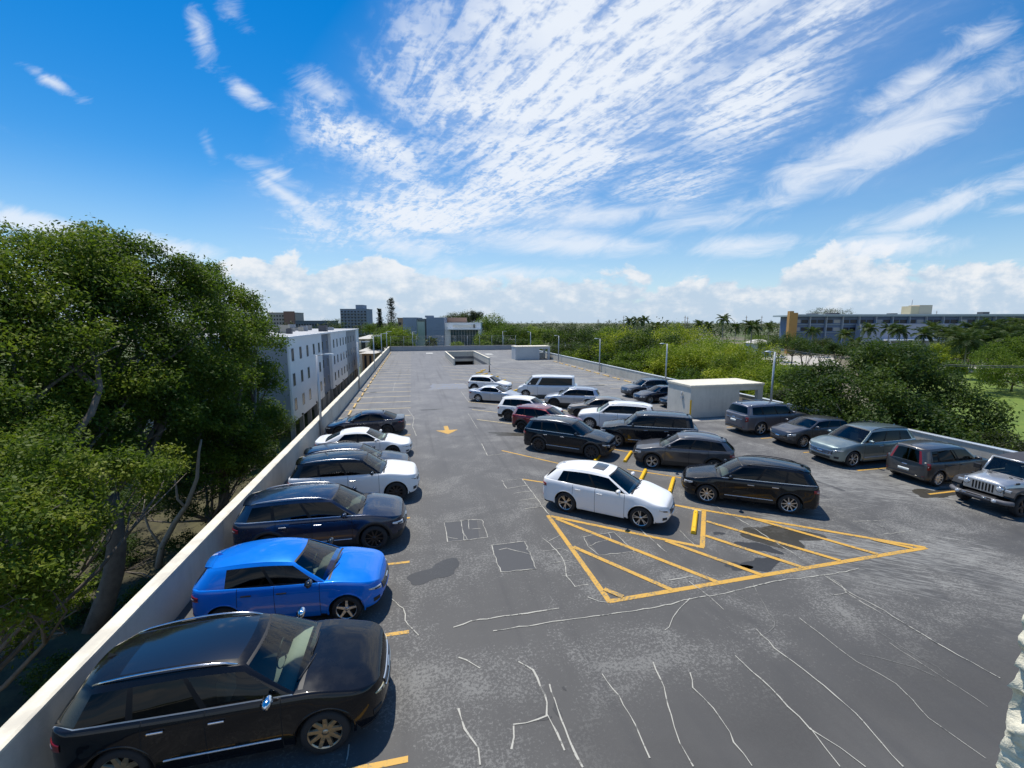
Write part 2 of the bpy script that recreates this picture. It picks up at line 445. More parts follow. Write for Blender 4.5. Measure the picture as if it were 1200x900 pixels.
def make_car(label, cat, name, pnt, loc, rz, P, roofpaint=None, group=None, reg='rear'):
    p = P; L, W, H, WB, R = p['L'], p['W'], p['H'], p['WB'], p['R']
    XF = WB / 2 + p['FO']; XR = XF - L; zs = p['zs']; Ra = R + .075; n = p['n']
    roofm = roofpaint or pnt
    root = empty(name, loc, rz, label=label, category=cat)
    if group: root['group'] = group
    # top edge height along x
    ztp = [(XR, p['tail'] - .06), (XR + .08, p['tail']), (p['xr0'] + .05, p['tail'] if p['H'] < 1.5 else p['belt'] + .02), (-.6, p['belt']), (p['xc'] - .15, lerp(p['belt'], p['cowl'], .7)), (p['xc'] + .15, p['cowl']), (XF - .50, p['hoodf'] - .03), (XF - .14, lerp(p['hoodf'], p['nose'], .55)), (XF, p['nose'])]
    zt = lambda x: sinterp(ztp, x)
    def side(f):
        return interp([(0, .945), (.1, .972), (.25, .982), (.45, .995), (.6, 1.0), (.70, .995), (.78, 1.0), (.88, .985), (.95, .965), (1, .935)], f)
    fb = [(0, .10), (.22, .015), (.45, 0), (.7, .02), (1, .09)]
    rb = [(0, .10), (.2, .01), (.45, 0), (.75, .03), (1, .07)]
    cols = []   # x, ynorm, endw (+front / -rear)
    xfs, xrs = XF - p['fcl'], XR + p['rcl']
    NA = 12
    for k in range(NA + 1):
        a = R_(90 * (1 - k / NA)); cols.append((xrs - p['rcl'] * math.sin(a) ** (2 / n), max(math.cos(a), 0) ** (2 / n) if k else 0.0, -math.sin(a) ** 3))
    xs = set()
    x = xrs + .08
    while x < xfs - .04: xs.add(round(x, 3)); x += .085
    for xw in (WB / 2, -WB / 2):
        for k in range(0, 13): xs.add(round(xw + Ra * math.cos(PI * k / 12), 3))
    gaps = [p['d'][0], p['d'][1], p['d'][2]] if p['doors'] == 2 else [p['d'][0], p['d'][1]]
    hx = p['xc'] + .12
    seam = []
    for gx in gaps: seam.append(gx)
    xs = [q for q in xs if xrs + .02 < q < xfs - .02 and all(abs(q - gx) > .02 for gx in seam)]
    for gx in seam: xs += [gx - .006, gx + .006]
    for q in sorted(xs): cols.append((q, 1.0, 0.0))
    for k in range(NA + 1):
        a = R_(90 * k / NA); cols.append((xfs + p['fcl'] * math.sin(a) ** (2 / n), max(math.cos(a), 0) ** (2 / n) if k < NA else 0.0, math.sin(a) ** 3))
    cols.sort(key=lambda c: (c[0], -c[1] * (1 if c[0] > 0 else -1)))
    fl = [0, .07, .16, .27, .38, .5, .6, .69, .76, .82, .87, .915, .955, .98, 1.0]
    def bow(x): return 1 - .018 * abs(x / (L / 2)) ** 2.5 - (.03 * max(0, (x - xfs + .3) / p['fcl']) if x > xfs - .3 else 0)
    def arch(x):
        b = -9
        for xw in (WB / 2, -WB / 2):
            dx = abs(x - xw)
            if dx < Ra: b = max(b, R + math.sqrt(max(0, Ra * Ra - dx * dx)))
        return b
    def sill(x, e): return zs + .05 * abs(e) + (.02 if abs(x) > WB / 2 else 0)
    def xsh(x, e, f): return x - (interp(fb, f) * e if e > 0 else interp(rb, f) * e)
    def hw(x, yn, f, z):
        y = W / 2 * yn * bow(x) * side(f)
        for xw in (WB / 2, -WB / 2):      # swollen wheel arches
            r = math.hypot(x - xw, z - R)
            y += .022 * math.exp(-((r - Ra) / .10) ** 2) * (1 if yn > .9 else yn) * (1 if f < .8 else max(0, (1 - f) / .2))
        return y
    def Spt(c, f, clampz=True):
        x, yn, e = c; lo = sill(x, e); z = lerp(lo, zt(x), f)
        if clampz: z = max(z, min(arch(x), zt(x) - .06))
        ff = (z - lo) / (zt(x) - lo)
        return (xsh(x, e, ff), hw(x, yn, ff, z), z)
    K = len(cols)
    SV = [[Spt(c, f) for f in fl] for c in cols]
    parts = {}
    def pb(k):
        if k not in parts: parts[k] = MB()
        return parts[k]
    nclad = 3 if p['clad'] else 1
    cladm = p['clad'] if not isinstance(p['clad'], bool) else BLK
    # side walls
    for sg in (1, -1):
        for i in range(K - 1):
            xm = (cols[i][0] + cols[i + 1][0]) / 2
            isg = any(abs(xm - gx) < .005 for gx in seam)
            dn = None
            if p['doors'] == 2:
                if gaps[1] < xm < gaps[0]: dn = ('door', sg, 0)
                elif gaps[2] < xm < gaps[1]: dn = ('door', sg, 1)
            elif gaps[1] < xm < gaps[0]: dn = ('door', sg, 0)
            for j in range(len(fl) - 1):
                q = [SV[i][j], SV[i + 1][j], SV[i + 1][j + 1], SV[i][j + 1]]
                if abs(q[0][2] - q[3][2]) < 1e-5 and abs(q[1][2] - q[2][2]) < 1e-5: continue
                mm = pnt
                if isg: mm = DARK
                elif j < nclad: mm = cladm if not (dn and j == 0 and not p['clad']) else pnt
                key = dn if (dn and not isg and j >= 1) else 'body'
                q = [(a, sg * b, c) for a, b, c in q]
                if sg < 0: q = q[::-1]
                q = q if sg < 0 else q
                # outward orientation: left side (+y) needs x decreasing first
                pb(key).add(q[::-1] if sg > 0 else q[::-1], [(0, 1, 2, 3)], mm, True)
    # top strips
    tt = [1, .965, .9, .78, .6, .35, 0, -.35, -.6, -.78, -.9, -.965, -1]
    def crownz(x): return interp([(XR, .02), (XR + .5, .035), (p['xr0'], .04), (p['xc'], .055), (XF - .4, .06), (XF - .05, .015), (XF, 0)], x)
    def Tpt(c, t):
        x, yn, e = c; X, Y, Z = Spt(c, 1.0)
        cz = crownz(x) * (1 - abs(t) ** 2.4) * (yn ** .5 if yn > 0 else 0)
        if x > p['xc']: cz += .012 * math.exp(-((abs(t) - .62) / .10) ** 2) * clamp((XF - x) / .5) * (1 if yn > .3 else 0)
        return (X, Y * t, Z + cz)
    for i in range(K - 1):
        xm = (cols[i][0] + cols[i + 1][0]) / 2
        for j in range(len(tt) - 1):
            ta = (abs(tt[j]) + abs(tt[j + 1])) / 2
            if p['xr0'] + .06 < xm < p['xc'] - .06 and ta < .93: continue
            key = 'hood' if (xm > hx and ta < .94) else ('trunk_lid' if (H < 1.55 and xm < p['xr0'] - .03 and ta < .93) else 'body')
            pb(key).add([Tpt(cols[i], tt[j]), Tpt(cols[i], tt[j + 1]), Tpt(cols[i + 1], tt[j + 1]), Tpt(cols[i + 1], tt[j])], [(0, 1, 2, 3)], pnt if not (hx - .09 < xm < hx and ta < .93) else BLK, True)
    # ---------------- greenhouse
    ytop = [(c[0], Spt(c, 1.0)[1], ) for c in cols]
    def Yb(x): return interp([(a, b) for a, b in ytop], x) * .985
    xf0, xf1, xr0, xr1 = p['xc'], p['xt'], p['xr0'], p['xr1']
    def zr(x):
        xm = lerp(xf1, xr1, .38)
        return H - p['crown'] - (p['rf'] * ((x - xm) / (xf1 - xm)) ** 2 if x > xm else p['rr'] * ((xm - x) / (xm - xr1)) ** 2)
    yb0 = lambda x: min(Yb(x), Yb(0))
    def gp(u, v, s):
        xb, xt_ = lerp(xf0, xr0, u), lerp(xf1, xr1, u)
        x = lerp(xb, xt_, v); z0 = zt(xb) - .01; z = lerp(z0, zr(xt_), v)
        inset = p['tumble'] * v ** 1.25 + .03 * sst((v - .86) / .14) + .05 * v * (abs(u - .4) / .6) ** 2
        return (x, s * (yb0(xb) - inset), z)
    vr = [0, .065, .12, .3, .5, .7, .86, .92, .97, 1]
    us = []
    for a, b, k in p['cols']:
        nn = max(1, int((b - a) / .06)); us += [(a + (b - a) * q / nn, a + (b - a) * (q + 1) / nn, k, (a, b)) for q in range(nn)]
    for sg in (1, -1):
        for (a, b, k, ab) in us:
            for j in range(len(vr) - 1):
                q = [gp(a, vr[j], sg), gp(b, vr[j], sg), gp(b, vr[j + 1], sg), gp(a, vr[j + 1], sg)]
                if sg > 0: q = q[::-1]
                mid = (vr[j] + vr[j + 1]) / 2
                top = p['gtop'] if 'gtop' in p else .86
                if mid > top: key, mm = 'roof', roofm
                elif mid < .06: key, mm = 'roof', (TRIM if p['chrome'] else (BLK if k != 'p' else roofm))
                elif k == 'g': key, mm = ('window', sg, ab), (GT if (ab[0] < .1 and p.get('clear')) else GS)
                elif k == 'b': key, mm = 'roof', PILL
                else: key, mm = 'roof', roofm
                pb(key).add([(x_, y_, z_) for x_, y_, z_ in q][::-1], [(0, 1, 2, 3)], mm, True)
    bf0 = (lambda v: lerp(.17, .09, v)); bre = p.get('rbulge', .10)
    hc, rc = crownz(xf0) + 0, p['crown']
    ts = [-1, -.95, -.8, -.6, -.35, -.12, .12, .35, .6, .8, .95, 1]
    def wp(end, t, v):
        g = gp(0 if end > 0 else 1, v, 1)
        b = bf0(v) if end > 0 else -lerp(bre, bre * .6, v)
        return (g[0] + b * (1 - t * t), g[1] * t, g[2] + lerp(.03, rc, v) * (1 - abs(t) ** 2.6))
    vr2 = [0, .05, .12, .3, .5, .7, .86, .95, 1]
    for end in (1, -1):
        lo, hi = (.0, .96) if end > 0 else p['rg']
        for i in range(len(ts) - 1):
            for j in range(len(vr2) - 1):
                tm, vm = abs(ts[i] + ts[i + 1]) / 2, (vr2[j] + vr2[j + 1]) / 2
                q = [wp(end, ts[i], vr2[j]), wp(end, ts[i + 1], vr2[j]), wp(end, ts[i + 1], vr2[j + 1]), wp(end, ts[i], vr2[j + 1])]
                if end < 0: q = q[::-1]
                if end > 0:
                    key, mm = ('windshield', GW) if tm < .95 and lo < vm < hi else ('roof', roofm if tm > .95 else BLK)
                else:
                    key, mm = ('rear_window', GS) if tm < .9 and lo < vm < hi else ('roof', roofm)
                    if p.get('pillar_lights') and .8 < tm < .96 and vm < .8: key, mm = 'tail_light', RED
                pb(key).add(q, [(0, 1, 2, 3)], mm, True)
    ru = [q / 14 for q in range(15)]
    def rp(u, t):
        g = gp(u, 1, 1); b = lerp(bf0(1), -bre * .6, u)
        return (g[0] + b * (1 - t * t), g[1] * t, g[2] + rc * (1 - abs(t) ** 2.6))
    pano = p['sunroof']
    for i in range(14):
        for j in range(len(ts) - 1):
            tm = abs(ts[j] + ts[j + 1]) / 2; um = (ru[i] + ru[i + 1]) / 2
            q = [rp(ru[i], ts[j]), rp(ru[i], ts[j + 1]), rp(ru[i + 1], ts[j + 1]), rp(ru[i + 1], ts[j])]
            mm = roofm
            key = 'roof'
            if pano and tm < .8:
                if pano == 2 and .06 < um < .82: key, mm = 'sunroof', GBLACK
                elif pano == 1 and .12 < um < .38 and tm < .6: key, mm = 'sunroof', GBLACK
            pb(key).add(q, [(0, 1, 2, 3)], mm, True)
    # spoiler lip on tailgates
    if H > 1.5 and not p.get('nospoil'):
        rows = []
        for t in ts[1:-1]:
            g = rp(1, t); g2 = rp(.95, t)
            rows.append([(g2[0], g2[1], g2[2] + .004), (g[0] - .10, g[1] * .98, g[2] - .012), (g[0] - .10, g[1] * .98, g[2] - .035), (g[0] + .02, g[1] * .98, g[2] - .05)])
        pb('spoiler').grid(rows, roofm)
    # build main parts, weld verts by rounding
    def flush(mb, name, parent):
        seen = {}; vs = []; mp = []
        for q in mb.v:
            k = (round(q[0], 4), round(q[1], 4), round(q[2], 4))
            if k not in seen: seen[k] = len(vs); vs.append(q)
            mp.append(seen[k])
        fs, mi, sm = [], [], []
        for f, a, b in zip(mb.f, mb.mi, mb.sm):
            g = []
            for i in f:
                if mp[i] not in g: g.append(mp[i])
            if len(g) >= 3: fs.append(tuple(g)); mi.append(a); sm.append(b)
        mb.v, mb.f, mb.mi, mb.sm = vs, fs, mi, sm
        o = mb.build(name, parent)
        import bmesh
        bm = bmesh.new(); bm.from_mesh(o.data); bmesh.ops.recalc_face_normals(bm, faces=bm.faces)
        # keep outward: compare with centre
        s_ = sum((f.normal.dot(f.calc_center_median() - Vector((0, 0, .7)))) * f.calc_area() for f in bm.faces)
        if s_ < 0: bmesh.ops.reverse_faces(bm, faces=bm.faces)
        bm.to_mesh(o.data); bm.free()
        return o
    doors = {}
    for k, mb in parts.items():
        nm = k if isinstance(k, str) else k[0]
        o = flush(mb, nm, root)
        if nm == 'door': doors[(k[1], k[2])] = o
    # ---------------- floor, wheel wells
    m_ = MB()
    for xa, xb in ((-WB / 2 + Ra + .02, WB / 2 - Ra - .02),):
        if xb > xa: m_.box((xa, -W / 2 + .1, zs + .01), (xb, W / 2 - .1, zs + .2), DARK)
    m_.box((XR + .22, -W / 2 + .46, zs + .05), (XF - .22, W / 2 - .46, zs + .24), DARK)
    for xw in (WB / 2, -WB / 2):
        for sg in (1, -1):
            rows = []
            for k in range(13):
                a = PI * k / 12; rows.append([(xw + (Ra + .004) * math.cos(a), sg * yy, R + (Ra + .004) * math.sin(a)) for yy in (W / 2 - .05, W / 2 - .42)])
            m_.grid(rows, DARK)
            m_.box((xw - Ra - .01, sg * (W / 2 - .44) - .01, zs), (xw + Ra + .01, sg * (W / 2 - .44) + .01, R + Ra + .01), DARK)
    m_.build('underbody', root)
    # arch lips
    for xw in (WB / 2, -WB / 2):
        for sg in (1, -1):
            a_ = MB(); rows = []
            wl = .075 if p['clad'] else .018
            for k in range(25):
                an = R_(-12) + (PI + R_(24)) * k / 24
                row = []
                for rr_, off in ((Ra - .012, -.05), (Ra - .012, .006), (Ra + wl, .010), (Ra + wl + .012, -.012)):
                    x = xw + rr_ * math.cos(an); z = R + rr_ * math.sin(an)
                    z = max(z, zs + .01); cc = min(cols, key=lambda c: abs(c[0] - x) + (0 if c[1] > .5 else 9))
                    e = cc[2]; lo = sill(x, e); f = clamp((z - lo) / (zt(x) - lo))
                    yn = interp([(c[0], c[1]) for c in cols if abs(c[0]) < max(abs(XF), abs(XR)) - .01], x)
                    row.append((xsh(x, e, f), sg * (hw(x, yn, f, z) + off), z))
                rows.append(row)
            a_.grid(rows, cladm if p['clad'] else pnt, True, sg > 0); a_.build('wheel_arch', root)
    # ---------------- wheels
    nsp, rm, st = p['rim']
    ty, ri = rim_mesh(R, nsp, rm, st)
    for xw in (WB / 2, -WB / 2):
        for sg in (1, -1):
            w = bpy.data.objects.new('wheel', None); COL.objects.link(w); w.parent = root; w.empty_display_size = .2
            w.location = (xw, sg * (W / 2 - .125), R); w.rotation_euler = (0, random.uniform(0, 2), PI if sg > 0 else 0)
            for me, nm in ((ty, 'tyre'), (ri, 'rim')):
                o = bpy.data.objects.new(nm, me); COL.objects.link(o); o.parent = w
    # ---------------- interior
    it = MB()
    zb = p['belt'] - .30
    it.box((xr0 + .15, -W / 2 + .16, zb - .05), (xf0 - .1, W / 2 - .16, zb), SEATD)
    rows = []
    for q in range(5):
        y = lerp(-W / 2 + .14, W / 2 - .14, q / 4)
        rows.append([(xf0 - .42, y, zb), (xf0 - .38, y, p['cowl'] - .10), (xf0 - .2, y, p['cowl'] - .04), (xf0 + .12 * (1 - (2 * q / 4 - 1) ** 2), y, p['cowl'] - .03)])
    it.grid(rows, p.get('dash') or mat('dash_dark', (.10, .10, .10), .7))
    it.build('interior', root)
    for y in (-.38, .38):
        for xx in ((xf0 - 1.15), (xf0 - 2.0)):
            s_ = MB()
            s_.box((xx - .08, y - .22, zb), (xx + .06, y + .22, zb + .48), p['seat'])
            s_.box((xx - .13, y - .12, zb + .50), (xx - .03, y + .12, zb + .66), p['seat'])
            s_.build('seat', root, bevel=.04)
    sw = MB(); c0 = Vector((xf0 - .55, .38, p['cowl'] - .10))
    sw.tube([c0 + Vector((.10 * math.sin(a) * .5, .18 * math.cos(a), .18 * math.sin(a))) for a in [2 * PI * k / 16 for k in range(17)]], .014, BLK, 6); sw.build('steering_wheel', root)
    # ---------------- patches on the nose and tail
    def E(end, phi, f, off=.006):
        a = R_(90 - abs(phi)); sgn = 1 if phi >= 0 else -1
        A = p['fcl'] if end > 0 else p['rcl']; xs0 = xfs if end > 0 else xrs
        sn, cn = max(0, math.sin(a)), max(0, math.cos(a))
        x = xs0 + end * A * sn ** (2 / n); yn = cn ** (2 / n); e = end * sn ** 3
        c = (x, yn, e); X, Y, Z = Spt(c, f, False)
        nx, ny = end * sn, cn
        return (X + nx * off, sgn * (Y + ny * off), Z)
    def patch(name, end, ph0, ph1, lo, hi, m, off=.008, nn=10, nr=4, parent=root, mb=None):
        b = mb or MB(); rows = []
        for i in range(nn + 1):
            t = i / nn; ph = lerp(ph0, ph1, t); a, c = lo(t) if callable(lo) else lo, hi(t) if callable(hi) else hi
            mid = []
            for r in range(nr + 1): mid.append(E(end, ph, lerp(a, c, r / nr), off))
            rows.append([E(end, ph, a, -.02)] + mid + [E(end, ph, c, -.02)])
        b.grid(rows, m, True); 
        if mb is None: return b.build(name, parent)
    gl = p.get('glow', .52); gh = p.get('ghigh', .86)
    gr = patch('grille', 1, -p.get('gw', 27), p.get('gw', 27), gl, gh, GBLACK if p['grille'] != 'chrome' else GBLACK, .008)
    bars = MB()
    nb = 5
    for k in range(nb):
        f0 = lerp(gl, gh, (k + .35) / nb); patch('', 1, -p.get('gw', 27) + 1.5, p.get('gw', 27) - 1.5, f0, f0 + .012, CHR if p['grille'] == 'chrome' else mat('grille_bar', (.09, .09, .095), .35, .6), .016, 10, 1, mb=bars)
    bars.build('grille_bar', gr)
    if p['grille'] == 'chrome' or p['grille'] == 'wing':
        fm = MB(); w_ = p.get('gw', 27)
        patch('', 1, -w_ - 1, w_ + 1, gh - .01, gh + .02, CHR, .02, 10, 1, mb=fm); patch('', 1, -w_ - 1, w_ + 1, gl - .02, gl + .005, CHR, .02, 10, 1, mb=fm)
        fm.build('grille_frame', gr)
    em = MB()
    patch('', 1, -3.2, 3.2, lerp(gl, gh, .42), lerp(gl, gh, .72), CHR, .024, 4, 1, mb=em); em.build('emblem', gr)
    patch('lower_intake', 1, -24, 24, .10, .30, BLK, .006)
    patch('front_plate', 1, -8, 8, .30, .40, pnt if reg != 'front' else PLATE, .012)
    for sg in (1, -1):
        h0, h1 = p.get('hl', (.62, .85)); h0 -= .03
        hlp = patch('headlight', 1, sg * p.get('hp0', 33), sg * p.get('hp1', 72), (lambda t: lerp(h0, h0 + .10, t)), (lambda t: lerp(h1, h1 - .02, t)), p['lamp'], .008)
        ins = MB(); patch('', 1, sg * (p.get('hp0', 33) + 6), sg * (p.get('hp1', 72) - 14), lerp(h0, h1, .30), lerp(h0, h1, .62), BLK, .0105, 6, 2, mb=ins)
        patch('', 1, sg * (p.get('hp0', 33) + 3), sg * (p.get('hp1', 72) - 5), (lambda t: lerp(h1 - .035, h1 - .03, t)), h1 - .02, LED, .012, 8, 1, mb=ins)
        ins.build('headlight_lens', hlp)
        patch('fog_light', 1, sg * 38, sg * 56, .20, .36, BLK if p.get('fog') is None else p['fog'], .008)
        t0, t1 = p.get('tl', (.66, .86))
        tl = patch('tail_light', -1, sg * p.get('tp0', 38), sg * p.get('tp1', 76), (lambda t: lerp(t0, t0 + .05, t)), (lambda t: lerp(t1, t1 - .03, t)), RED, .010)
        il = MB(); patch('', -1, sg * (p.get('tp0', 38) + 4), sg * (p.get('tp1', 76) - 12), lerp(t0, t1, .40), lerp(t0, t1, .55), mat('tail_clear', (.6, .5, .5), .2, 0, 1), .014, 6, 1, mb=il); il.build('reverse_lamp', tl)
        patch('reflector', -1, sg * 40, sg * 54, .24, .27, RED, .008)
    patch('rear_bumper_trim', -1, -40, 40, .02, .22, BLK if p['clad'] else GBLACK, .008)
    pl = patch('license_plate', -1, -4.8, 4.8, p.get('pz', .52), p.get('pz', .52) + .17, PLATE, .014, 4, 1)
    if p.get('rearstrip'): patch('tailgate_trim', -1, -33, 33, .74, .77, CHR, .010)
    patch('rear_emblem', -1, -1.2, 1.2, .80, .86, CHR, .012, 3, 1)
    if p['chrome']:
        for sg in (1, -1):
            st_ = MB(); rows = []
            for k in range(15):
                x = lerp(gaps[0] - .02, gaps[-1] + .25, k / 14); lo = sill(x, 0); row = []
                for f_, o_ in ((.225, .0), (.23, .014), (.25, .014), (.255, .0)):
                    z = lerp(lo, zt(x), f_); row.append((x, sg * (hw(x, 1, f_, z) + o_), z))
                rows.append(row)
            st_.grid(rows, TRIM, True, sg < 0); st_.build('side_trim', root)
    wp_ = MB()
    for a_, b_ in ((-.75, -.05), (-.1, .6)):
        p0 = Vector(wp(1, a_ + .65, .02)) + Vector((.02, 0, .02)); p1 = Vector(wp(1, a_, .10)) + Vector((.02, 0, .02)); wp_.tube([p0, (p0 + p1) / 2 + Vector((.01, 0, .005)), p1], .009, BLK, 5)
    wp_.build('wiper', root)
    # ---------------- mirrors, handles, rails, antenna
    for sg in (1, -1):
        mb = MB(); g = Vector(gp(.09, .10, sg)); mc = p['mirror'] or pnt
        mb.tube([g, g + Vector((.0, sg * .14, .03))], [.03, .025], BLK, 8)
        rows = []
        c = g + Vector((.02, sg * .20, .07))
        for i in range(7):
            a = -PI / 2 + PI * i / 6; rr_ = math.cos(a)
            rows.append([c + Vector((.065 * math.cos(q) * (max(rr_, .05)) + (.02 if math.cos(q) > 0 else 0), sg * .12 * math.sin(a), .075 * math.sin(q) * max(rr_, .05) ** .5)) for q in [2 * PI * k / 12 for k in range(13)]])
        mb.grid(rows, mc); mi = mb.build('mirror', root)
        mg = MB(); mg.add([c + Vector((-.062, sg * .10 * a, .055 * b)) for a, b in ((-1, -.9), (1, -.9), (1, .9), (-1, .9))], [(0, 1, 2, 3)], CHR); mg.build('mirror_glass', mi)
        for di in range(p['doors']):
            hxp = (gaps[1] + .17) if di == 0 else (gaps[2] + .20)
            c = (hxp, 1.0, 0); zz_ = lerp(sill(hxp, 0), zt(hxp), .82)
            lo = sill(hxp, 0); f = (zz_ - lo) / (zt(hxp) - lo); y = hw(hxp, 1, f, zz_)
            hb = MB(); hb.box((-.11, -.014, -.016), (.11, .014, .016), CHR if p['chrome'] else (p['mirror'] or pnt), Matrix.Translation((hxp, sg * (y + .022), zz_)))
            hb.box((-.10, -.02, -.012), (-.075, .012, .012), BLK, Matrix.Translation((hxp, sg * (y + .008), zz_))); hb.box((.075, -.02, -.012), (.10, .012, .012), BLK, Matrix.Translation((hxp, sg * (y + .008), zz_)))
            hb.build('door_handle', doors.get((sg, di), root), bevel=.008)
        if p['rails']:
            rl = MB(); pts = []
            for k in range(13):
                u = lerp(.05, .93, k / 12); g = Vector(gp(u, 1, sg)); g.z += .045 * math.sin(PI * k / 12) ** .35 + .003; g.y -= sg * .03; pts.append(g)
            rl.tube(pts, .017, p['rails'], 7); rl.build('roof_rail', root)
    g = Vector(rp(.93, 0)); an = MB()
    an.add([g + Vector(q) for q in ((.08, 0, -.01), (-.08, -.025, -.01), (-.08, .025, -.01), (-.06, 0, .06))], [(0, 1, 3), (1, 2, 3), (2, 0, 3)], pnt if not p.get('ablk') else BLK); an.build('antenna', root)
    return root
# ------------------------------------------------------------------ materials of the place
def asphalt(mt, b):
    n = NT(mt)
    v = n.coord()
    big = n.noise(v, .16, 5, .6, .8)
    big2 = n.noise(n.coord(rot=(0, 0, .4)), .45, 6, .7, .5)
    fine = n.noise(v, 16, 9, .82)
    st = n.noise(n.coord(scale=(.35, 2.4, 1), rot=(0, 0, R_(-38))), 5.0, 6, .72, .4)
    sep = n.N.new('ShaderNodeSeparateXYZ'); n.L.new(v, sep.inputs[0])
    # newer black coat in the foreground, worn further on
    front = n.val(n.math('ADD', sep.outputs[1], n.math('MULTIPLY', n.math('SUBTRACT', big2, .5), 3.0)), 7.0, 8.2)
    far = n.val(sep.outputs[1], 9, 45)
    left = n.val(sep.outputs[0], 3.5, 1.0)
    w = n.math('MAXIMUM', front, n.math('MULTIPLY', left, .8))
    mid = n.math('MULTIPLY', n.val(sep.outputs[1], 5.5, 7.5), n.val(sep.outputs[1], 30, 16)); w = n.math('MAXIMUM', w, n.math('MULTIPLY', mid, .9))
    base = n.mix(n.val(big, .3, .7), (.066, .065, .063), (.092, .090, .086))
    base = n.mix(n.math('MULTIPLY', w, n.val(big2, .25, .6, .1, .65)), base, (.112, .110, .106))
    base = n.mix(n.math('MULTIPLY', far, n.val(big2, .2, .7, .35, .95)), base, (.196, .200, .212))  # pale lavender distance: sky reflection at grazing view put into the colour
    # speckle where the coat has flaked off
    sp = n.val(n.math('ADD', fine, n.math('MULTIPLY', n.math('SUBTRACT', big2, .5), .62)), .525, .60)
    sp = n.math('MULTIPLY', sp, n.math('ADD', n.math('MULTIPLY', w, .75), .04))
    base = n.mix(n.math('MULTIPLY', sp, .78), base, (.27, .268, .25))
    right = n.math('MULTIPLY', n.val(sep.outputs[0], 9, 14), n.val(sep.outputs[1], 5.0, 8.5))
    sk = n.math('MULTIPLY', n.val(n.math('ADD', st, n.math('MULTIPLY', n.math('SUBTRACT', big, .5), .9)), .50, .64), right)
    base = n.mix(n.math('MULTIPLY', sk, .5), base, (.36, .36, .335))
    tr = n.noise(n.coord(scale=(2.2, .05, 1)), 1.1, 3, .5)
    base = n.mix(n.val(tr, .5, .75, 0, .28), base, (.045, .046, .05))
    gr = n.noise(v, 70, 3, .8)
    base = n.mix(n.val(gr, .3, .7, 0, .4), base, n.mix(.5, base, (.02, .02, .02)))
    n.L.new(base, b.inputs['Base Color'])
    n.L.new(n.val(big2, .3, .7, .62, .85), b.inputs['Roughness'])
    n.bump(n.math('ADD', gr, n.math('MULTIPLY', fine, .7)), .35, .01, b)
ASPH = mat('deck_asphalt', rough=.8, fn=asphalt, spec=.35)
PAR = mat('painted_concrete', rough=.85, fn=weather((.62, .58, .49), (.46, .43, .36), .7, .25, fine=30))
PARC = mat('parapet_cap', rough=.8, fn=weather((.80, .74, .59), (.55, .51, .42), 1.6, .2, fine=26, streak=False))
CONC = mat('raw_concrete', rough=.9, fn=weather((.34, .33, .31), (.24, .23, .22), .6, .3))
SHW = mat('shelter_render', rough=.85, fn=weather((.66, .63, .55), (.50, .48, .42), .8, .25))
SHR = mat('shelter_roof', rough=.8, fn=weather((.74, .69, .56), (.62, .58, .48), 1.1, .2, streak=False))
def worn(col, under, amt, sc=14):
    def fn(mt, b):
        n = NT(mt); v = n.coord()
        f = n.val(n.math('ADD', n.noise(v, sc, 6, .75), n.math('MULTIPLY', n.math('SUBTRACT', n.noise(v, 1.3, 3), .5), .5)), amt, amt + .12)
        n.L.new(n.mix(f, col, under), b.inputs['Base Color'])
    return fn
YEL = mat('yellow_paint', rough=.6, fn=worn((.56, .32, .05), (.24, .18, .09), .51))
YELF = mat('yellow_paint_faded', rough=.7, fn=worn((.55, .45, .25), (.21, .20, .18), .56))
YELS = mat('yellow_stop_paint', rough=.5, fn=worn((.80, .47, .01), (.45, .33, .12), .66))
YELW = mat('yellow_stop_worn', rough=.6, fn=worn((.66, .42, .12), (.42, .38, .30), .50, 5))
SEAL = mat('crack_sealant', rough=.7, fn=worn((.40, .39, .34), (.13, .13, .12), .52, 6))
STAIN = mat('oil_stain', rough=.5, fn=worn((.028, .029, .030), (.055, .056, .058), .55, 20))
STAINB = mat('damp_stain', rough=.45, fn=worn((.040, .036, .026), (.065, .06, .05), .5, 8))
HAIR = mat('hairline_seal', rough=.8, fn=worn((.22, .22, .20), (.09, .09, .09), .5, 10)); HAIR2 = mat('joint_filler', (.035, .035, .036), .6)
TYM = mat('tyre_rubbing', rough=.7, fn=worn((.06, .06, .06), (.105, .104, .10), .46, 5))
PATCHM = mat('patched_asphalt', rough=.75, fn=worn((.060, .062, .066), (.10, .10, .105), .58, 16))
BLUEP = mat('faded_blue_paint', rough=.7, fn=worn((.17, .20, .26), (.185, .188, .192), .40, 3))
GALV = mat('lamp_pole_metal', (.46, .49, .52), .45, .4)
LHEAD = mat('lamp_head_white', (.62, .65, .66), .4)
RUBB = mat('bollard_black', (.03, .03, .03), .6)

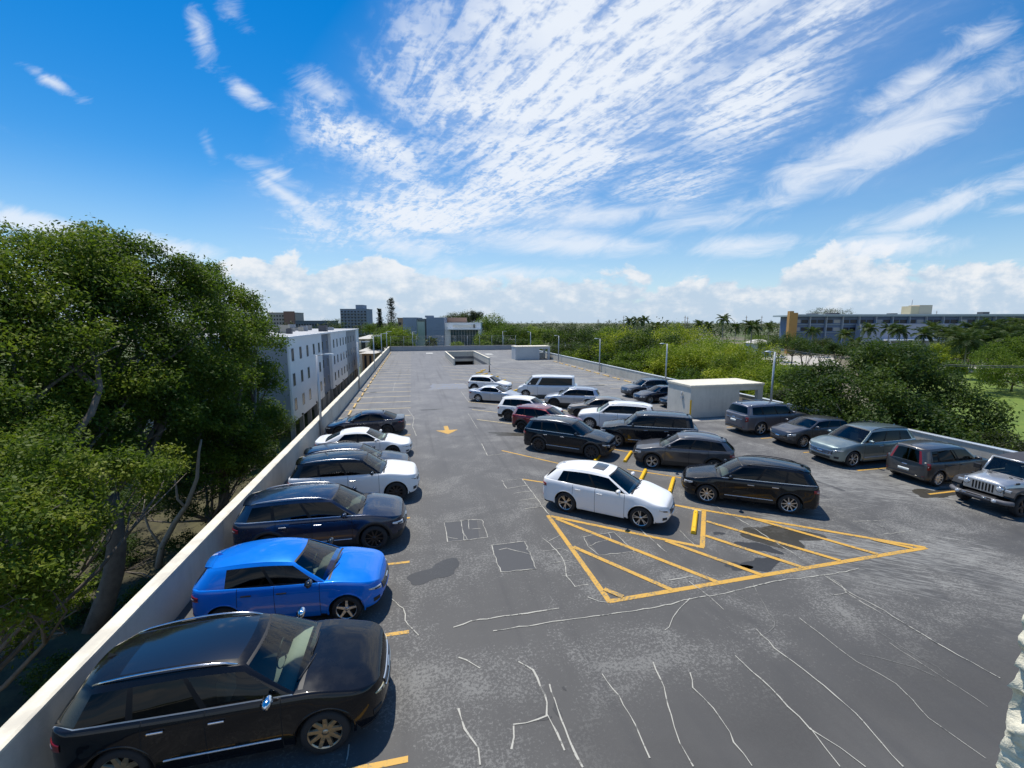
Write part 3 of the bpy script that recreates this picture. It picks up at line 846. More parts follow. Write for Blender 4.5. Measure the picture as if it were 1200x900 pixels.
# ------------------------------------------------------------------ ground
def gfn(mt, b):
    n = NT(mt); v = n.coord()
    a = n.noise(v, .02, 5, .6); c = n.noise(v, .35, 6, .7)
    g = n.mix(n.val(c, .3, .7), (.050, .085, .018), (.095, .115, .035))
    d = n.mix(n.val(c, .3, .7), (.10, .085, .055), (.19, .165, .12))
    n.L.new(n.mix(n.val(a, .45, .6), g, d), b.inputs['Base Color'])
GZ = -7.8
b = MB(); b.box((-4000, -1500, GZ - 1), (6000, 9000, GZ), mat('ground_mix', rough=.95, fn=gfn)); b.build('ground', kind='structure')
def sheet(name, pts, m, lift, z=GZ, **kw):
    b = MB(); b.add([(p[0], p[1], z + lift) for p in pts], [tuple(range(len(pts)))], m); return b.build(name, **kw)
def gp_(*l): return [G(x, y, GZ) for x, y in l]
def lawnf(mt, b):
    n = NT(mt); v = n.coord(); c = n.noise(v, .5, 8, .75); d = n.noise(v, 6, 4, .7)
    st = n.noise(n.coord(scale=(.2, 1.5, 1), rot=(0, 0, .5)), .5, 3)
    q = n.mix(n.val(c, .3, .7), (.10, .17, .015), (.17, .22, .03)); q = n.mix(n.val(st, .5, .62, 0, .5), q, (.08, .13, .015))
    n.L.new(n.mix(n.val(d, .4, .7, 0, .4), q, (.05, .10, .01)), b.inputs['Base Color'])
LAWN = mat('lawn_grass', rough=.9, fn=lawnf)
PALE = mat('pale_paving', rough=.9, fn=weather((.46, .43, .38), (.36, .34, .30), .1, .1, streak=False))
sheet('lawn', [(60, 20), (200, 20), (220, 95), (150, 96), (90, 72)], LAWN, .02, kind='structure')
a = [G(x, y, GZ) for x, y in ((1120, 434), (1230, 447), (1230, 437), (1120, 428))]
sheet('footpath', a, PALE, .05, kind='structure')
sheet('car_park_paving', gp_((850, 427), (985, 429), (975, 417), (850, 417)), PALE, .05, kind='structure')
sheet('side_road', [(-13.6, 60), (-7.2, 60), (-7.2, 190), (-13.6, 190)], PALE, .02, kind='structure')
DIRT = mat('leaf_litter', rough=.95, fn=weather((.085, .078, .035), (.028, .026, .014), .8, .3, streak=False))
sheet('woodland_floor', [(-40, 4), (-6.5, 4), (-6.5, 45), (-40, 45)], DIRT, .02, kind='structure')

# ------------------------------------------------------------------ parking deck
X0, X1, Y0, Y1 = -5.95, 26.9, -6.0, 111.5
RX0, RX1, RY0, RY1 = 6.85, 12.5, 72.6, 91.5
b = MB()
for xa, xb, ya, yb in ((X0, X1, Y0, RY0), (X0, RX0, RY0, RY1), (RX1, X1, RY0, RY1), (X0, X1, RY1, Y1)):
    b.box((xa, ya, -.5), (xb, yb, 0), ASPH)
# side spandrels, columns and the lower slab
b2 = b
deck = b.build('parking_deck', kind='structure')
b = MB()
b.box((X0 + .5, Y0, -4.3), (X1 - .5, Y1, -3.9), CONC)
for yy in range(0, 112, 8):
    for xx in (X0 + .6, X1 - 1.1, 6.2, 13.0):
        b.box((xx, yy - .3, GZ), (xx + .5, yy + .3, -4.3), CONC); b.box((xx, yy - .3, -3.9), (xx + .5, yy + .3, -.5), CONC)
b.build('garage_frame', kind='structure')
# ramp
b = MB(); b.add([(RX0, RY0, -.004), (RX1, RY0, -.004), (RX1, RY1 + 8, -3.4), (RX0, RY1 + 8, -3.4)], [(0, 1, 2, 3)], ASPH)
b.add([(RX0 - .01, RY0, -.5), (RX0 - .01, RY1 + 8, -.5), (RX0 - .01, RY1 + 8, -3.9), (RX0 - .01, RY0, -3.9)], [(0, 1, 2, 3)], PAR)
b.add([(RX1 + .01, RY0, -.5), (RX1 + .01, RY1 + 8, -.5), (RX1 + .01, RY1 + 8, -3.9), (RX1 + .01, RY0, -3.9)], [(0, 1, 2, 3)], PAR)
b.box((RX0 - .3, RY1 + .9, -3.9), (RX1 + .3, RY1 + 1.0, -.51), DARK)  # black sheet behind the mouth, painting the shade inside the ramp
b.build('ramp', kind='structure')

def wall(name, p0, p1, h, t, side, m=PAR, cap=PARC, zb=-1.0, label='', cat='wall', joints=True):
    # p0-p1 is the inner foot line; side = +1/-1 which way the thickness goes
    p0, p1 = Vector((*p0, 0)), Vector((*p1, 0)); d = (p1 - p0); Ln = d.length; ang = math.atan2(d.y, d.x)
    r = empty(name, p0, ang, label=label, category=cat)
    y0, y1 = (0, t) if side > 0 else (-t, 0)
    k = MB()
    seg = 9.0; x = 0
    while x < Ln - .01:
        e = min(Ln, x + seg); k.box((x, y0, zb), (e - (.015 if joints and e < Ln else 0), y1, h - .0), m); x = e
    k.build('wall_panel', r)
    c = MB(); nn = max(2, int(Ln / 1.2)); rnd = random.Random(5)
    rows = []
    for i in range(nn + 1):
        x = Ln * i / nn; w1 = rnd.uniform(-.006, .006)
        rows.append([(x, y0 - .03 + w1, h + .003), (x, y0 - .03 + w1, h + .05), (x, y0 + .02, h + .07 + w1), (x, y1 - .02, h + .07), (x, y1 + .03, h + .05), (x, y1 + .03, h + .003)])
    c.grid(rows, cap, False); c.add([rows[0][q] for q in range(6)], [(0, 1, 2, 3, 4, 5)], cap); c.add([rows[-1][q] for q in range(6)], [(5, 4, 3, 2, 1, 0)], cap)
    c.build('coping', r)
    return r
wall('parapet_wall', (-5.75, -4), (-5.38, 111.2), 1.12, .26, 1, label='long white concrete parapet along the left side of the deck', zb=-.9)
rw = wall('parapet_wall', (26.6, -4), (25.85, 111.2), 1.12, .26, -1, label='concrete parapet along the right side of the deck with pale metal capping', zb=-.9,
     cap=mat('metal_cap', (.60, .64, .66), .35, .5))
wall('parapet_wall', (-5.2, 111.4), (26.0, 111.4), 1.12, .26, 1, label='grey parapet closing the far end of the deck', zb=-.9, m=mat('parapet_grey', rough=.85, fn=weather((.34, .36, .38), (.27, .28, .30), .5, .2)), cap=CONC)
wall('ramp_wall', (RX0, RY0 - .2), (RX0, RY1), 1.05, .25, 1, label='low white wall on the left of the ramp opening', zb=.004)
wall('ramp_wall', (RX1, RY0 - .2), (RX1, RY1), 1.05, .25, -1, label='low white wall on the right of the ramp opening', zb=.004)
wall('ramp_wall', (RX0 - .25, RY1 + .01), (RX1 + .25, RY1 + .01), 1.0, .25, 1, label='grey wall above the dark mouth of the ramp', zb=-1.05, m=PAR, cap=PARC)

# ------------------------------------------------------------------ painted and sealed marks lying on the deck
def strip(name, pts, w, m, lift, wob=0, seed=0):
    rnd = random.Random(seed); P = [Vector((p[0], p[1], 0)) for p in pts]; Q = []
    for a, c in zip(P, P[1:]):
        nn = max(1, int((c - a).length / .18)) if wob else 1
        for i in range(nn): Q.append(a.lerp(c, i / nn))
    Q.append(P[-1])
    if wob:
        Q = [q + Vector((rnd.gauss(0, wob), rnd.gauss(0, wob), 0)) for q in Q]
    rows = []
    for i, q in enumerate(Q):
        t = (Q[min(i + 1, len(Q) - 1)] - Q[max(i - 1, 0)]).normalized(); nrm = Vector((-t.y, t.x, 0))
        ww = w / 2 * (rnd.uniform(.45, 1.35) if wob else 1)
        rows.append([(q + nrm * ww + Vector((0, 0, lift))), (q - nrm * ww + Vector((0, 0, lift)))])
    k = MB(); k.grid(rows, m, False, True); return k.build(name, deck)
def poly(name, pts, m, lift, rough=0, seed=1):
    rnd = random.Random(seed); P = [Vector((p[0], p[1], lift)) for p in pts]
    if rough:
        Q = []
        for a, c in zip(P, P[1:] + P[:1]):
            for i in range(6): q = a.lerp(c, i / 6); Q.append(q + Vector((rnd.gauss(0, rough), rnd.gauss(0, rough), 0)))
        P = Q
    k = MB(); k.add(P, [tuple(range(len(P)))], m); return k.build(name, deck)
for k in range(-1, 34):
    y = 6.38 + 3.02 * k
    strip('stall_line', [(-5.5, y + .05), (-.27, y)], .11 if k < 8 else .14, YEL if k < 8 else YELF, .006)
for k in range(-1, 31):
    y = 12.93 + 2.98 * k
    if 27.5 < y < 31.5 or 78 < y < 82.5: continue
    strip('stall_line', [(20.55, y), (26.1, y + .03)], .11, YEL if k < 5 else YELF, .006)
def PX(l, o=(0, 0), s=1): return [G(o[0] + x / s, o[1] + y / s) for x, y in l]
HW = .15
hatch = [[(642, 604), (715, 706)], [(713, 705), (1085, 642)], [(645, 605), (825, 641.7)], [(825, 599), (823, 641)], [(788, 591.7), (1085, 642)],
         [(651.7, 608), (845, 684)], [(671.7, 641), (788, 692)], [(780, 634), (895, 675)], [(826.7, 628), (941.7, 665.7)], [(827.5, 611), (985, 657.5)], [(875, 606), (1029, 650)], [(1020, 632), (1070, 643)], [(708, 690.7), (730, 700)]]
for i, l in enumerate(hatch): strip('hatch_line', PX(l), HW, YEL, .006 + .0012 * i)
for i, l in enumerate([[(612, 561.5), (660, 569)], [(588, 528), (665, 545.5)], [(735, 550), (798, 560)], [(713, 525.7), (745, 531)], [(549, 471), (590, 475)], [(553, 480), (588, 484)], [(559, 491.7), (605, 497.5)],
          [(656, 480), (668, 483)], [(790, 592), (822, 599)], [(549, 447), (560, 448)]]):
    strip('stall_line', PX(l), .11, YEL if i < 4 else YELF, .005 + .0007 * i)
for k in range(1, 7): # further pairs of slanted stalls
    y = 44.5 + 4.1 * k
    strip('stall_line', [(4.7, y + 2), (9.6, y - 2.6)], .11, YELF, .005); strip('stall_line', [(11.2, y - 2.2), (16.2, y - 6)], .11, YELF, .006)
# arrow
c = G(524, 504.5)
ar = [(-.17, 1.3), (.17, 1.3), (.17, .1), (.85, .1), (0, -1.0), (-.85, .1), (-.17, .1)]
poly('arrow_marking', [(c.x + x * .85, c.y + y) for x, y in ar][::-1], YEL, .007)
poly('accessible_bay_marking', PX([(505, 450), (545, 449), (549, 455), (502, 457)]), BLUEP, .004, .15)
for i, (a, bb) in enumerate((((3.1, 104), (4.6, 101)), ((16, 98), (17.5, 95)))):
    poly('arrow_marking', [(a[0], a[1]), (bb[0], a[1]), (bb[0], bb[1]), (a[0], bb[1])][::-1], mat('white_road_paint', (.5, .5, .46), .7), .006)
O8, S8 = (560, 700), 3.529; O5, S5 = (500, 620), 1.714; O6, S6 = (540, 540), 4.286; O7, S7 = (800, 560), 4.0
cr = [([(165, 265), (230, 300), (262, 370), (288, 440), (285, 490), (150, 530), (140, 630)], O8, S8, .045), ([(285, 490), (330, 560), (360, 630)], O8, S8, .045), ([(290, 360), (330, 460), (380, 590), (430, 705)], O8, S8, .05),
      ([(515, 320), (580, 410), (650, 530), (715, 665)], O8, S8, .03), ([(725, 270), (765, 370), (800, 490), (830, 600), (895, 705)], O8, S8, .03), ([(878, 310), (885, 370), (970, 460), (1045, 560), (1060, 600), (1140, 705)], O8, S8, .03),
      ([(660, 200), (700, 240), (780, 300), (860, 370), (955, 478)], O5, S5, .03), ([(620, 255), (690, 320), (770, 400), (830, 440), (880, 478)], O5, S5, .04), ([(800, 95), (850, 128), (920, 165), (1000, 215), (1150, 300)], O5, S5, .035),
      ([(65, 258), (107, 280)], O5, S5, .045), ([(65, 360), (75, 400), (105, 440), (108, 478)], O5, S5, .045), ([(55, 198), (90, 185), (265, 160)], O5, S5, .045), ([(135, 205), (270, 185), (450, 160), (530, 140), (600, 130), (700, 105), (820, 90), (870, 80)], O5, S5, .035),
      ([(750, 180), (860, 265), (940, 310), (1010, 380), (1120, 460)], O5, S5, .022), ([(930, 230), (1040, 300), (1130, 360)], O5, S5, .016), ([(770, 400), (800, 440), (830, 478)], O5, S5, .02), ([(530, 140), (500, 170), (480, 205)], O5, S5, .03),
      ([(155, 425), (320, 405), (380, 545), (200, 560), (155, 425)], O6, S6, .035), ([(190, 450), (230, 440), (350, 470)], O6, S6, .03), ([(615, 382), (770, 360), (870, 455), (695, 475), (640, 430), (615, 382)], O6, S6, .035), ([(640, 430), (700, 405), (760, 395), (740, 365)], O6, S6, .025),
      ([(308, 92), (440, 270)], O6, S6, .045), ([(205, 100), (230, 140), (340, 122)], O6, S6, .04), ([(205, 100), (308, 92)], O6, S6, .03), ([(265, 165), (345, 155)], O6, S6, .04), ([(300, 200), (375, 188)], O6, S6, .04), ([(320, 243), (405, 232)], O6, S6, .04),
      ([(415, 390), (480, 450), (520, 510), (530, 580), (575, 635), (640, 620)], O6, S6, .035), ([(440, 405), (500, 375)], O6, S6, .03), ([(405, 455), (450, 450), (515, 440), (540, 458)], O6, S6, .025), ([(450, 518), (525, 502), (600, 518)], O6, S6, .025), ([(510, 580), (560, 578)], O6, S6, .025),
      ([(900, 343), (1030, 460)], O6, S6, .045), ([(1045, 600), (1165, 580)], O6, S6, .04), ([(640, 685), (690, 705), (735, 712)], O6, S6, .03), ([(1100, 350), (1190, 440)], O6, S6, .025),
      ([(140, 125), (300, 215), (570, 390)], O7, S7, .045), ([(30, 485), (130, 560), (195, 620)], O7, S7, .035), ([(675, 460), (740, 500), (770, 540), (940, 640)], O7, S7, .03), ([(690, 555), (770, 540)], O7, S7, .025), ([(800, 205), (950, 200)], O7, S7, .03), ([(865, 200), (970, 245)], O7, S7, .03), ([(940, 265), (1070, 250)], O7, S7, .03),
      ([(350, 10), (420, 60), (430, 125), (495, 200)], (380, 700), 4.5, .035), ([(135, 780), (110, 895)], (380, 700), 4.5, .06), ([(765, 375), (815, 445)], (400, 390), 5.4545, .05), ([(810, 515), (870, 612)], (400, 390), 5.4545, .05),
      ([(345, 315), (330, 375)], (400, 390), 5.4545, .05), ([(425, 490), (465, 545), (455, 600), (480, 660)], (400, 390), 5.4545, .05), ([(145, 540), (190, 625), (310, 610)], (540, 430), 6, .05), ([(20, 400), (135, 385), (105, 295), (0, 300), (20, 400)], O6, S6, .035), ([(38, 300), (40, 345), (100, 340)], O6, S6, .025), ([(905, 245), (935, 415)], (400, 580), 7.5, .035), ([(905, 245), (1190, 215)], (400, 580), 7.5, .02), ([(930, 370), (1020, 388)], (400, 580), 7.5, .025),
      ([(935, 415), (1190, 385)], (400, 580), 7.5, .02), ([(1065, 310), (1110, 395)], (400, 580), 7.5, .02)]
for i, (l, o, s, w) in enumerate(cr): strip('crack_line', PX(l, o, s), w * .72, SEAL, .010 + .0004 * (i % 9), .012, i)
rn_ = random.Random(44)
for i in range(12):      # hairline cracks
    x, y = rn_.uniform(1, 17), rn_.uniform(4.2, 15); a = R_(rn_.choice([-62, -40, -55, 20, 75]) + rn_.uniform(-12, 12)); P = [(x, y)]
    for q in range(rn_.randint(4, 11)): a += rn_.gauss(0, .28); x += math.cos(a) * .3; y += math.sin(a) * .3; P.append((x, y))
    strip('hairline_crack', P, .011, HAIR, .009 + .0002 * (i % 5), .012, 200 + i)
for i, y in enumerate((26.4, 44.6, 62.8, 99.0)):
    strip('deck_joint', [(-5.3, y + .1), (RX0 - .3 if 72 < y < 92 else 25.9, y)], .035, HAIR2, .003, .006, 300 + i)
for i, (x, y, L0, a, w_) in enumerate(((17.5, 14, 7, 95, .2), (16.2, 13.5, 7, 96, .2))):
    P = []; t = R_(a)
    for q in range(12): P.append((x, y)); x += math.cos(t) * L0 / 11; y += math.sin(t) * L0 / 11; t += .035
    strip('tyre_mark', P, w_, TYM, .0025, 0)
poly('patch', PX([(155, 425), (320, 405), (380, 545), (200, 560)], O6, S6)[::-1], PATCHM, .004)
poly('patch', PX([(905, 245), (1190, 215), (1215, 385), (935, 415)], (400, 580), 7.5)[::-1], PATCHM, .004)
poly('patch', PX([(625, 382), (770, 362), (868, 455), (695, 473)], O6, S6)[::-1], PATCHM, .0035)
def blob(px, py, rx, ry, m, seed, ang=-38, lift=.0045):
    rn = random.Random(seed); c = G(px, py); n_ = 56; ph = [rn.uniform(0, 6.3) for _ in range(5)]; am = [.22, .15, .10, .07, .05]; P = []
    for i in range(n_):
        a = 2 * PI * i / n_; q = 1 + sum(am[j] * math.sin((j + 2) * a + ph[j]) for j in range(5)) + rn.uniform(-.03, .03)
        x, y = rx * q * math.cos(a), ry * q * math.sin(a); t = R_(ang); P.append((c.x + x * math.cos(t) - y * math.sin(t), c.y + x * math.sin(t) + y * math.cos(t)))
    k = MB(); k.add([(p[0], p[1], lift) for p in P] + [(c.x, c.y, lift)], [(i, (i + 1) % n_, n_) for i in range(n_)], m); k.build('oil_stain', deck)
blob(511, 670, .72, .42, STAIN, 1, 20); blob(912, 628, 1.15, .75, STAINB, 2, -30); blob(888, 641, .5, .3, STAIN, 3); blob(893, 661, .55, .35, STAIN, 4, 10)
blob(636, 841, .16, .06, STAIN, 5, 10); blob(653, 833, .07, .12, STAIN, 6, 10); blob(602, 509, 1.3, .5, STAINB, 7, -20); blob(559, 478, .6, .35, STAIN, 8); blob(1096, 578, 1.0, .45, STAINB, 9, 10)
blob(865, 664, .35, .2, STAIN, 10, 0); blob(842, 625, .18, .1, STAIN, 11, 0); blob(661, 807, .03, .05, STAIN, 12, 0); blob(690, 452, 2.0, .4, STAINB, 14, 0); blob(505, 480, .9, .15, STAINB, 15, 0)

# ------------------------------------------------------------------ wheel stops
def stop_proto(m):
    k = MB(); L_ = .9; pr = [(-.085, 0), (-.075, .09), (-.045, .125), (.045, .125), (.075, .09), (.085, 0)]
    rows = [[(x, y * e, z * (1 if e == 1 else .92)) for y, z in pr] for x, e in ((-L_, .93), (-L_ + .05, 1), (0, 1), (L_ - .05, 1), (L_, .93))]
    k.grid(rows, m, False, True); k.add(rows[0], [tuple(range(6))], m); k.add(rows[-1], [tuple(range(6))[::-1]], m)
    for x in (-.62, .62): k.tube([(x, 0, .120), (x, 0, .131)], .022, mat('rebar_pin', (.12, .08, .05), .6, .6), 8)
    return k
_sp = [None, None]
def stop(x, y, ang, worn_, label, group):
    i = int(worn_)
    if _sp[i] is None:
        o = stop_proto(YELW if worn_ else YELS).build('wheel_stop'); _sp[i] = o
    else: o = _sp[i].copy(); COL.objects.link(o)
    o.location = (x, y, .004); o.rotation_euler = (0, 0, ang); o['label'] = label; o['category'] = 'wheel stop'; o['group'] = group
for k in range(0, 33):
    y = 7.9 + 3.02 * k
    if k in (0, 3, 4, 5, 6): continue
    stop(-4.85, y + random.uniform(-.1, .1), PI / 2 + random.uniform(-.03, .03), True, 'worn yellow wheel stop along the left parapet' if k > 1 else 'worn yellow wheel stop beside the rear wheel of the bright blue car', 'worn yellow wheel stops along the left parapet')
for k in range(8, 30):
    y = 11.5 + 2.98 * k
    if 77 < y < 84: continue
    stop(24.9, y, PI / 2 + random.uniform(-.03, .03), True, 'worn yellow wheel stop along the right parapet', 'worn yellow wheel stops along the right parapet')
for i, (x, y, l) in enumerate(((814, 613, 'bright yellow wheel stop inside the hatched triangle beside the short cross line'), (787, 570, 'bright yellow wheel stop between the noses of the white and black cars by the hatching'),
     (753, 559, 'yellow wheel stop half hidden behind the bonnet of the white car with sunroof'), (736, 536, 'yellow wheel stop in front of the grey hatchback nose'), (701, 536, 'yellow wheel stop under the nose of the black seven seat car'))):
    p = G(x, y); stop(p.x, p.y, R_(52 if i < 4 else 55), False, l, 'yellow wheel stops down the middle of the deck')
for i, (x, y) in enumerate(((562, 437), (568, 439), (574, 440.5), (580, 442.5), (589, 446.7), (597, 451), (606, 457.5), (620, 470), (633, 476), (646, 487), (660, 497), (566, 434.5))):
    p = G(x, y); stop(p.x, p.y, R_(50 + (i % 3) * 5), False, 'yellow wheel stop in the far middle row of the deck', 'far yellow wheel stops down the middle of the deck')
p = G(573.5, 436)
k = MB(); k.tube([(0, 0, 0), (0, 0, .1)], .16, RUBB, 12); k.tube([(0, 0, .1), (0, 0, 1.0)], .07, RUBB, 10); k.tube([(0, 0, .8), (0, 0, .9)], .074, mat('reflective_band', (.5, .2, .1), .4), 10)
o = k.build('bollard', loc=(p.x, p.y, 0)); o['label'] = 'black bollard standing off the end of the right ramp wall'; o['category'] = 'bollard'
for i, px in enumerate(()): pass

# ------------------------------------------------------------------ shelters on the deck
def shelter(name, x0, x1, y0, y1, h, wall_to, label, roofm, wm, strip_=True):
    r = empty(name, (x0, y0, 0), 0, label=label, category='shelter'); w, d = x1 - x0, y1 - y0; t = .2; wt = wall_to - x0
    k = MB()
    k.box((0, 0, .004), (wt, t, h), wm); k.box((0, t, .004), (t, d, h), wm); k.box((t, d - t, .004), (wt, d, h), wm)
    k.box((wt - t, t, .004), (wt, d - t, h - .7), wm)
    k.box((w - .45, 0, .004), (w, .3, h), wm); k.box((w - .45, d - .3, .004), (w, d, h), wm); k.box((wt, 0, h - .35), (w - .45, .25, h), wm); k.box((wt, d - .25, h - .35), (w - .45, d, h), wm)
    k.box((wt, d - .22, .004), (w - .45, d - .02, 1.1), wm)
    k.build('wall', r)
    k = MB(); k.box((-.06, -.06, h + .002), (w + .06, d + .06, h + .14), roofm); k.box((-.03, -.03, h + .14), (w + .03, d + .03, h + .16), roofm); k.build('roof', r, bevel=.015)
    if strip_:
        k = MB(); k.box((-.012, -.012, .2), (.10, .03, 1.35), YELS); k.build('corner_guard', r)
        k = MB(); k.box((wt + .1, t, .004), (w - .5, d - .3, .35), CONC); k.box((wt + .1, 1.0, .36), (w - .5, d - .3, .7), CONC); k.build('stair', r)
        k = MB(); k.box((-.10, .9, 1.3), (-.002, 1.1, 1.5), GALV); k.tube([(-.06, 1.0, 1.5), (-.06, 1.0, 1.85)], .04, GALV, 8); k.build('wall_lamp', r)
    return r
shelter('stair_shelter', 19.85, 26.1, 27.95, 30.9, 2.28, 24.0, 'large white box shaped stair shelter beside the right parapet', SHR, SHW)
shelter('stair_shelter', 18.9, 25.7, 79.9, 83.2, 2.4, 23.6, 'small pale grey stair shelter at the far end of the deck', SHR, mat('shelter_grey', rough=.85, fn=weather((.50, .53, .54), (.42, .44, .46), .5, .2)), False)
sheet('kerb_pad', [(19.3, 26.9), (25.9, 26.9), (25.9, 27.4), (19.3, 27.4)], PALE, .005, z=0)['kind'] = 'structure'
for o in bpy.data.objects:
    if o.name == 'kerb_pad': o.parent = deck; del o['kind']

# ------------------------------------------------------------------ lamp posts
def lamp(x, y, h, arm, label, group, zb=0.0, two=False):
    r = empty('lamp_post', (x, y, zb), 0, label=label, category='lamp post', group=group)
    k = MB(); k.tube([(0, 0, 0), (0, 0, h)], [.085, .065], GALV, 10); k.build('pole', r)
    k = MB(); k.tube([(0, 0, 0), (0, 0, .03)], .17, GALV, 12); k.tube([(0, 0, .03), (0, 0, .12)], .11, GALV, 10); k.build('base', r)
    k = MB(); s = 1 if arm > 0 else -1; L_ = abs(arm)
    k.tube([(0, 0, h - .05), (s * .25, 0, h + .02), (s * .45, 0, h + .03)], .03, GALV, 8)
    rows = []
    for xx, w, z0, z1 in ((.40, .06, .0, .07), (.48, .13, -.01, .09), (L_ * .8, .15, 0, .08), (L_, .10, .02, .05)):
        rows.append([(s * xx, -w, h + z0), (s * xx, -w * .8, h + z1), (s * xx, w * .8, h + z1), (s * xx, w, h + z0), (s * xx, -w, h + z0)])
    k.grid(rows, LHEAD, False, s < 0); k.add(rows[0][:4], [(0, 1, 2, 3)], LHEAD); k.add(rows[-1][:4], [(3, 2, 1, 0)], LHEAD); k.build('lamp_head', r)
gl_ = 'lamp posts along the left parapet'; gr_ = 'lamp posts along the right parapet'
def ysolve(px, X, z):
    lo, hi = 8.0, 400.0
    for _ in range(60):
        m_ = (lo + hi) / 2; d = Vector((X, m_, z)) - CP; x = 600 + FPX * d.dot(RT) / d.dot(FW)
        if (x > px) == (X > 0): lo = m_
        else: hi = m_
    return lo
def hsolve(px, py, X, Y):
    d = ray(px, py); return CH + d.z * (Y / d.y)
lamp(-5.55, 27.9, hsolve(370, 416, 0, 27.9), .95, 'tall lamp post nearest on the left parapet', gl_)
for px, py, l in ((420.8, 401, 'second lamp post from the camera along the left parapet'), (438.7, 394, 'third lamp post from the camera along the left parapet'), (447.5, 391, 'fourth lamp post along the left parapet'), (453.5, 388.7, 'farthest lamp post on the left parapet by the corner')):
    Y = ysolve(px, -5.5, 1.2); lamp(-5.5, min(Y, 110), hsolve(px, py, 0, min(Y, 110)), 1.2, l, gl_)
for px, py, l in ((903.5, 412.5, 'lamp post nearest on the right parapet behind the big grey car'), (780, 403, 'lamp post on the right parapet behind the dark parked cars'), (702.5, 397, 'third lamp post from the camera on the right parapet'), (654.5, 393.5, 'fourth lamp post on the right parapet right of the small shelter'), (621.7, 389, 'lamp post rising behind the small grey shelter')):
    Y = ysolve(px, 26.05, 1.2); lamp(26.05, Y, hsolve(px, py, 0, Y), -.85, l, gr_)
for x, l in ((0.2, 'lamp post left of centre beyond the far parapet'), (23.3, 'lamp post near the right end of the far parapet')):
    lamp(x, 113, 5.2, 1.0, l, 'lamp posts beyond the far parapet', zb=-.5)

# ------------------------------------------------------------------ stucco pier beside the camera
def pier():
    c = D(1186, 800, 1.25) - Vector((0, .30, 0)); r = random.Random(3)
    from mathutils import noise as mn
    k = MB(); rows = []
    hts = np.linspace(4.6, 6.9, 150); seq = []
    for s in np.linspace(0, .30, 16): seq.append((.30 - s, .0, 0, -1))   # face towards the deck? (side -Y)
    A = [(.40 - .40 * i / 22, 0.0) for i in range(23)] + [(0.0, .30 * i / 18) for i in range(1, 19)]
    for z in hts:
        row = []
        for (x, y) in A:
            nx, ny = (-.7, -.7) if x < .03 and y < .03 else ((0, -1) if y == 0 else (-1, 0))
            p = Vector((c.x + x * 1.0, c.y + y, z))
            d = .038 * mn.fractal(Vector((p.x * 14, p.y * 14, p.z * 26)), .9, 2, 4) + .012 * mn.noise(Vector((p.x * 60, p.y * 60, p.z * 70)))
            row.append((p.x + nx * d, p.y + ny * d, p.z))
        rows.append(row)
    k.grid(rows, mat('rough_stucco', rough=.95, fn=weather((.82, .77, .60), (.74, .69, .54), 8, .4, fine=60, streak=False)), True, True)
    k.box((c.x + .02, c.y + .02, 4.6), (c.x + .40, c.y + .30, 6.88), mat('stucco_core', (.5, .5, .45), .9))
    o = k.build('stucco_pier'); o['label'] = 'rough cream stucco pier edge in the lower right corner close to the camera'; o['category'] = 'pier'
pier()
# ------------------------------------------------------------------ buildings
def windowpane():
    return mat('window_dark', (.03, .035, .042), .12, 0, .0, .3)
WD = windowpane()
FR = mat('window_frame_grey', (.30, .32, .34), .5)
def win(parent, T, w, h, deep=.12, sub=True, fm=FR):
    """window opening: frame ring, recessed pane and sill. T maps local (x along wall, -y outward, z up)"""
    k = MB(); f = .06
    for a, c in (((-w / 2 - f, -.03, -f), (w / 2 + f, .02, 0)), ((-w / 2 - f, -.03, h), (w / 2 + f, .02, h + f)), ((-w / 2 - f, -.03, 0), (-w / 2, .02, h)), ((w / 2, -.03, 0), (w / 2 + f, .02, h)), ((-.02, -.02, 0), (.02, .015, h))):
        k.box(a, c, fm, T)
    o = k.build('window', parent)
    k = MB(); k.add([T @ Vector(p) for p in ((-w / 2, -.008, 0), (w / 2, -.008, 0), (w / 2, -.008, h), (-w / 2, -.008, h))], [(0, 1, 2, 3)], WD); k.build('pane', o)
    return o
WHT = mat('stucco_white', rough=.85, fn=weather((.88, .89, .89), (.80, .81, .81), .25, .1))
GRY = mat('stucco_grey', rough=.85, fn=weather((.33, .35, .38), (.28, .30, .33), .25, .1))
BLG = mat('stucco_slate', rough=.85, fn=weather((.20, .24, .30), (.17, .20, .26), .25, .1))
ROOFM = mat('roof_membrane', rough=.9, fn=weather((.46, .47, .48), (.36, .37, .38), .2, .1, streak=False))
XB = -14.63
r = empty('apartment_building', (XB, 57.8, GZ), 0, label='long white and grey three storey block over open parking left of the deck', category='building')
def YB(px): return AX(px, 400, XB).y
ya = YB(338); segs = [(ya, YB(376.8), WHT, 0), (YB(376.8), YB(387.8), BLG, .5), (YB(387.8), YB(405.8), WHT, 0), (YB(405.8), YB(417.3), GRY, .12), (YB(417.3), YB(420.5), WHT, 0)]
zl, zh = -5.35, 5.05
L_ = lambda p: (p[0] - XB, p[1] - 57.8, p[2] - GZ)
for (a, c, m_, ins) in segs:
    k = MB(); k.box(L_((XB - 16, a + .001, zl)), L_((XB - ins, c - .001, zh)), m_); k.build('wall', r)
k = MB(); k.box(L_((XB - 16, ya - .06, zl)), L_((XB - .25, ya - .002, zh - .4)), GRY); k.build('end_wall', r)
k = MB(); k.box(L_((XB - 16.1, ya - .15, zh + .003)), L_((XB + .1, segs[-1][1] + .1, zh + .25)), WHT); k.box(L_((XB - 15.8, ya + .1, zh + .26)), L_((XB - .3, segs[-1][1] - .2, zh + .28)), ROOFM); k.build('roof', r)
zw = [(3.75, 2.25), (.62, -.88), (-2.55, -4.0)]
rot = Matrix.Rotation(PI / 2, 4, 'Z')
